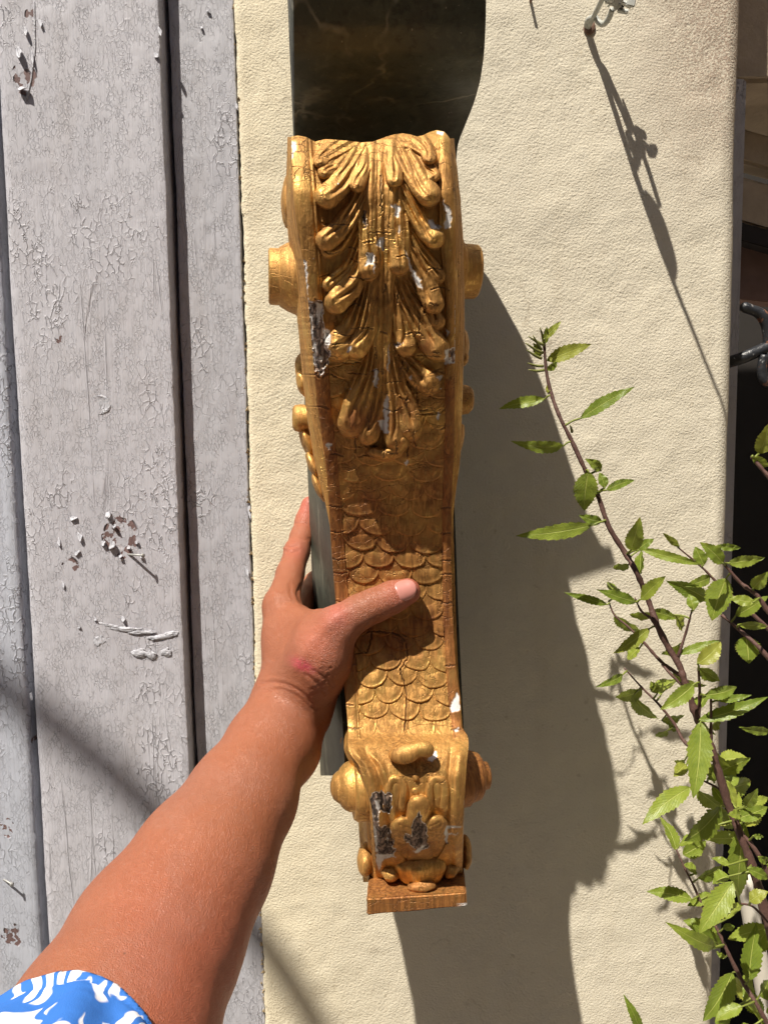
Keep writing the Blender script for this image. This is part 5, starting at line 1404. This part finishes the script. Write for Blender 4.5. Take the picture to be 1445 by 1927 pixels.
L6 = [((692, 55), (550, 120), 42, .16), ((792, 132), (655, 175), 66, None, 1), ((745, 165), (882, 287), 60, None, 1), ((872, 152), (838, 88), 46), ((890, 160), (962, 78), 76, None, 1), ((1062, 105), (888, 237), 80), ((955, 50), (1132, 112), 38, None, 1), ((1088, 20), (1197, 92), 66), ((1115, 162), (1285, 118), 64), ((895, 292), (1012, 265), 42, None, 1), ((985, 342), (930, 300), 38, None, 1), ((922, 346), (863, 378), 34, None, 1),
      ((1096, 300), (1058, 697), 118, None), ((1190, 190), (1362, 160), 38), ((1085, 292), (1448, 168), 70), ((1448, 352), (1298, 330), 46), ((1160, 440), (1252, 537), 56, None, 1), ((1022, 520), (958, 582), 64), ((1012, 500), (958, 506), 28, None, 1), ((1042, 640), (795, 832), 92), ((1080, 655), (1232, 772), 66, None, 1), ((1202, 740), (1013, 922), 96, None, 1), ((970, 967), (880, 788), 56, None, 1),
      ((985, 942), (1142, 895), 46, None, 1), ((1225, 600), (1282, 742), 56), ((1302, 780), (1233, 780), 46), ((1322, 820), (1288, 1217), 106), ((1280, 802), (1448, 740), 74), ((1330, 742), (1392, 648), 56), ((1320, 737), (1448, 690), 54), ((1262, 1130), (1088, 1397), 116), ((1247, 1040), (1153, 1005), 38), ((1052, 1220), (818, 1178), 72), ((1152, 1190), (1028, 1252), 56), ((1085, 1112), (1212, 1040), 56, None, 1), ((1075, 1082), (1008, 1040), 46, None, 1),
      ((1172, 1465), (918, 1340), 78), ((1222, 1522), (1178, 1490), 28), ((1345, 1642), (1386, 1348), 100), ((1262, 1600), (1108, 1852), 106), ((1312, 1775), (1168, 1852), 66), ((785, 1900), (698, 1715), 52), ((1242, 1100), (1158, 1142), 64, None, 1), ((1230, 1322), (1322, 1240), 64, None, 1), ((1350, 1232), (1448, 1180), 66), ((1340, 1060), (1448, 1112), 56), ((1330, 1752), (1432, 1852), 86, None, 1), ((1212, 1372), (1272, 1360), 38), ((1370, 890), (1422, 895), 28), ((1190, 832), (1252, 825), 20),
      ((1110, 520), (1170, 620), 60, None, 1), ((1085, 240), (1140, 150), 60, None, 1), ((1150, 330), (1195, 280), 46, None, 1), ((1110, 300), (1160, 360), 50, None, 1), ((1395, 1000), (1448, 1020), 40), ((1300, 1640), (1380, 1700), 60, None, 1), ((1400, 1720), (1448, 1640), 70, None, 1), ((1240, 1800), (1180, 1900), 70), ((1360, 1880), (1290, 1920), 60)]
for l in L6:
    leaf(c6(*l[0]), c6(*l[1]), l[2] * .3633, 0.0, l[3] if len(l) > 3 else None, None, len(l) > 4)
# leaves in the thick of the shrub, behind the bright ones
cand = SP[(SP[:, 0] > 1180) & (SP[:, 1] > 1330) & (SP[:, 0] < 1500)]
for k in range(38):
    q = cand[rs.integers(len(cand))]
    an = rs.uniform(-2.6, 2.6) - math.pi / 2; ln_ = rs.uniform(45, 105)
    b_ = (q[0] + 8 * math.cos(an), q[1] + 8 * math.sin(an)); t_ = (b_[0] + ln_ * math.cos(an), b_[1] + 0.8 * ln_ * math.sin(an) + 12)
    if t_[0] < 1235 or (t_[0] < 1330 and t_[1] < 1500) : continue
    leaf(b_, t_, rs.uniform(22, 36), rs.uniform(0.0, 0.035), None, rs.uniform(-0.8, 0.8), True)
# withered bud cluster at the tip
for (a, b) in (((285, 190), (205, 145)), ((278, 230), (190, 180)), ((272, 260), (195, 215)), ((280, 300), (200, 283)), ((285, 320), (205, 318)), ((272, 215), (228, 140)), ((283, 170), (265, 100)), ((430, 640), (420, 605))):
    p0 = c5(*a); p1 = c5(*b); pm_ = ((p0[0] + p1[0]) / 2 + 1, (p0[1] + p1[1]) / 2 + 2)
    tube('bud_tip', [P(*p0, .504), P(*pm_, .502), P(*p1, .498)], [0.0010, 0.0009, 0.0003], M_BUD, shrub, 7, 3)
# ------------------------------------------------------------------ iron hook on the wall with its long stay, mostly above the picture
hk = thing('wall_hook', 'grey bent iron hook with a taped bundle, fixed to the stucco near the top', 'hook', P(1106, 50, WY))
h0 = P(1106, 52, WY)
def off(dx, d, dz): return h0 + np.array([dx, -d, dz])
tube('hook_rod', [h0 + np.array([0, 0.004, 0]), P(1105, 40, .614), P(1112, 33, .608), P(1120, 33, .606), P(1126, 40, .605), P(1133, 44, .602), P(1140, 41, .598), P(1147, 30, .592), P(1152, 16, .586)], 0.0021, M_WIRE, hk, 12, 6)
blob('rust_stain', P(1109, 51, .6195), (0.0045, 0.0015, 0.0055), 0.3, M_RUST, hk, sub=3)
M_TAPE = m_simple('pale_tape', (0.50, 0.51, 0.48), 0.5, 0, 0.15, 120, 0.0004, 300)
for (px, py, d, sx, sy, sz, rz, rx) in [(1152, 4, .040, .009, .002, .0035, .3, .5), (1163, -1, .043, .008, .002, .0035, -.35, .5), (1178, 6, .040, .009, .0022, .003, .55, -.3), (1162, 12, .038, .006, .0018, .0025, -.6, .3), (1172, 20, .034, .008, .002, .003, .25, -.5), (1188, 0, .042, .006, .002, .008, .2, .1), (1150, -12, .046, .003, .003, .010, .05, 0)]:
    sx, sy, sz = sx * .5, sy * .7, sz * .5
    bm = box_geo(-sx, sx, -sy, sy, -sz, sz, 0.0006); me = bpy.data.meshes.new('tape_strip'); bm.to_mesh(me); bm.free(); me.materials.append(M_TAPE)
    o = bpy.data.objects.new('tape_strip', me); COL.objects.link(o); o.parent = hk
    o.location = Vector([float(v) for v in (P(px, py, WY - d) - np.array(hk.location))]); o.rotation_euler = (rx, rz, rx * .4)
M_DK = m_simple('dark_rubber', (0.05, 0.048, 0.045), 0.6)
blob('core', P(1166, 10, .584), (0.0032, 0.002, 0.002), 0.3, M_DK, hk, sub=3, noise=.15)
# stay rod running straight out from the wall above the frame
tube('stay_rod', [off(0.000, -0.004, 0), off(0.0, .03, 0.0), off(0.0, .06, 0.0), off(0.004, .10, 0.0), off(0.012, .15, 0.002), off(0.02, .19, 0.004)], [.0019, .0019, .0019, .0014, .0011, .0010], M_WIRE, hk, 10, 4)
tube('stay_rod', [off(0.008, .026, 0.002), off(0.010, .045, 0.002), off(0.010, .064, 0.002)], [.0008, .0016, .0016], M_WIRE, hk, 8, 3)
tube('stay_grip', [off(0.002, .058, 0), off(0.004, .064, 0), off(0.005, .072, 0.0), off(0.005, .082, 0.0), off(0.004, .088, 0.0)], [.0018, .0048, .0058, .0050, .0015], M_WIRE, hk, 12, 4)
tube('stay_grip', [off(0.004, .036, 0), off(0.005, .042, 0), off(0.005, .048, 0.0)], [.0018, .0028, .0018], M_WIRE, hk, 10, 4)
# small nail at the top of the wall
t = thing('wall_nail', 'tiny nail in the stucco at the top edge left of the hook', 'nail', P(998, 2, WY))
tube('shank', [P(998, 2, .622), P(999, -3, .612)], .0011, M_RUST, t, 8)
# overhead cable across the yard: out of view, its soft shadow crosses door and wall
sv_ = np.array(sun_vec)
cb = []
for (x, y) in ((-420, 900), (-200, 1110), (0, 1300), (150, 1420), (290, 1540), (400, 1660), (490, 1768), (560, 1870), (610, 1960), (720, 2200)):
    q = P(x, y, WY); cb.append(q - sv_ * (1.15 / sv_[1]))
tag(tube('overhead_cable', cb, 0.0125, M_DK, None, 10, 4), 'sagging overhead cable above the yard whose soft shadow crosses the door', 'cable')
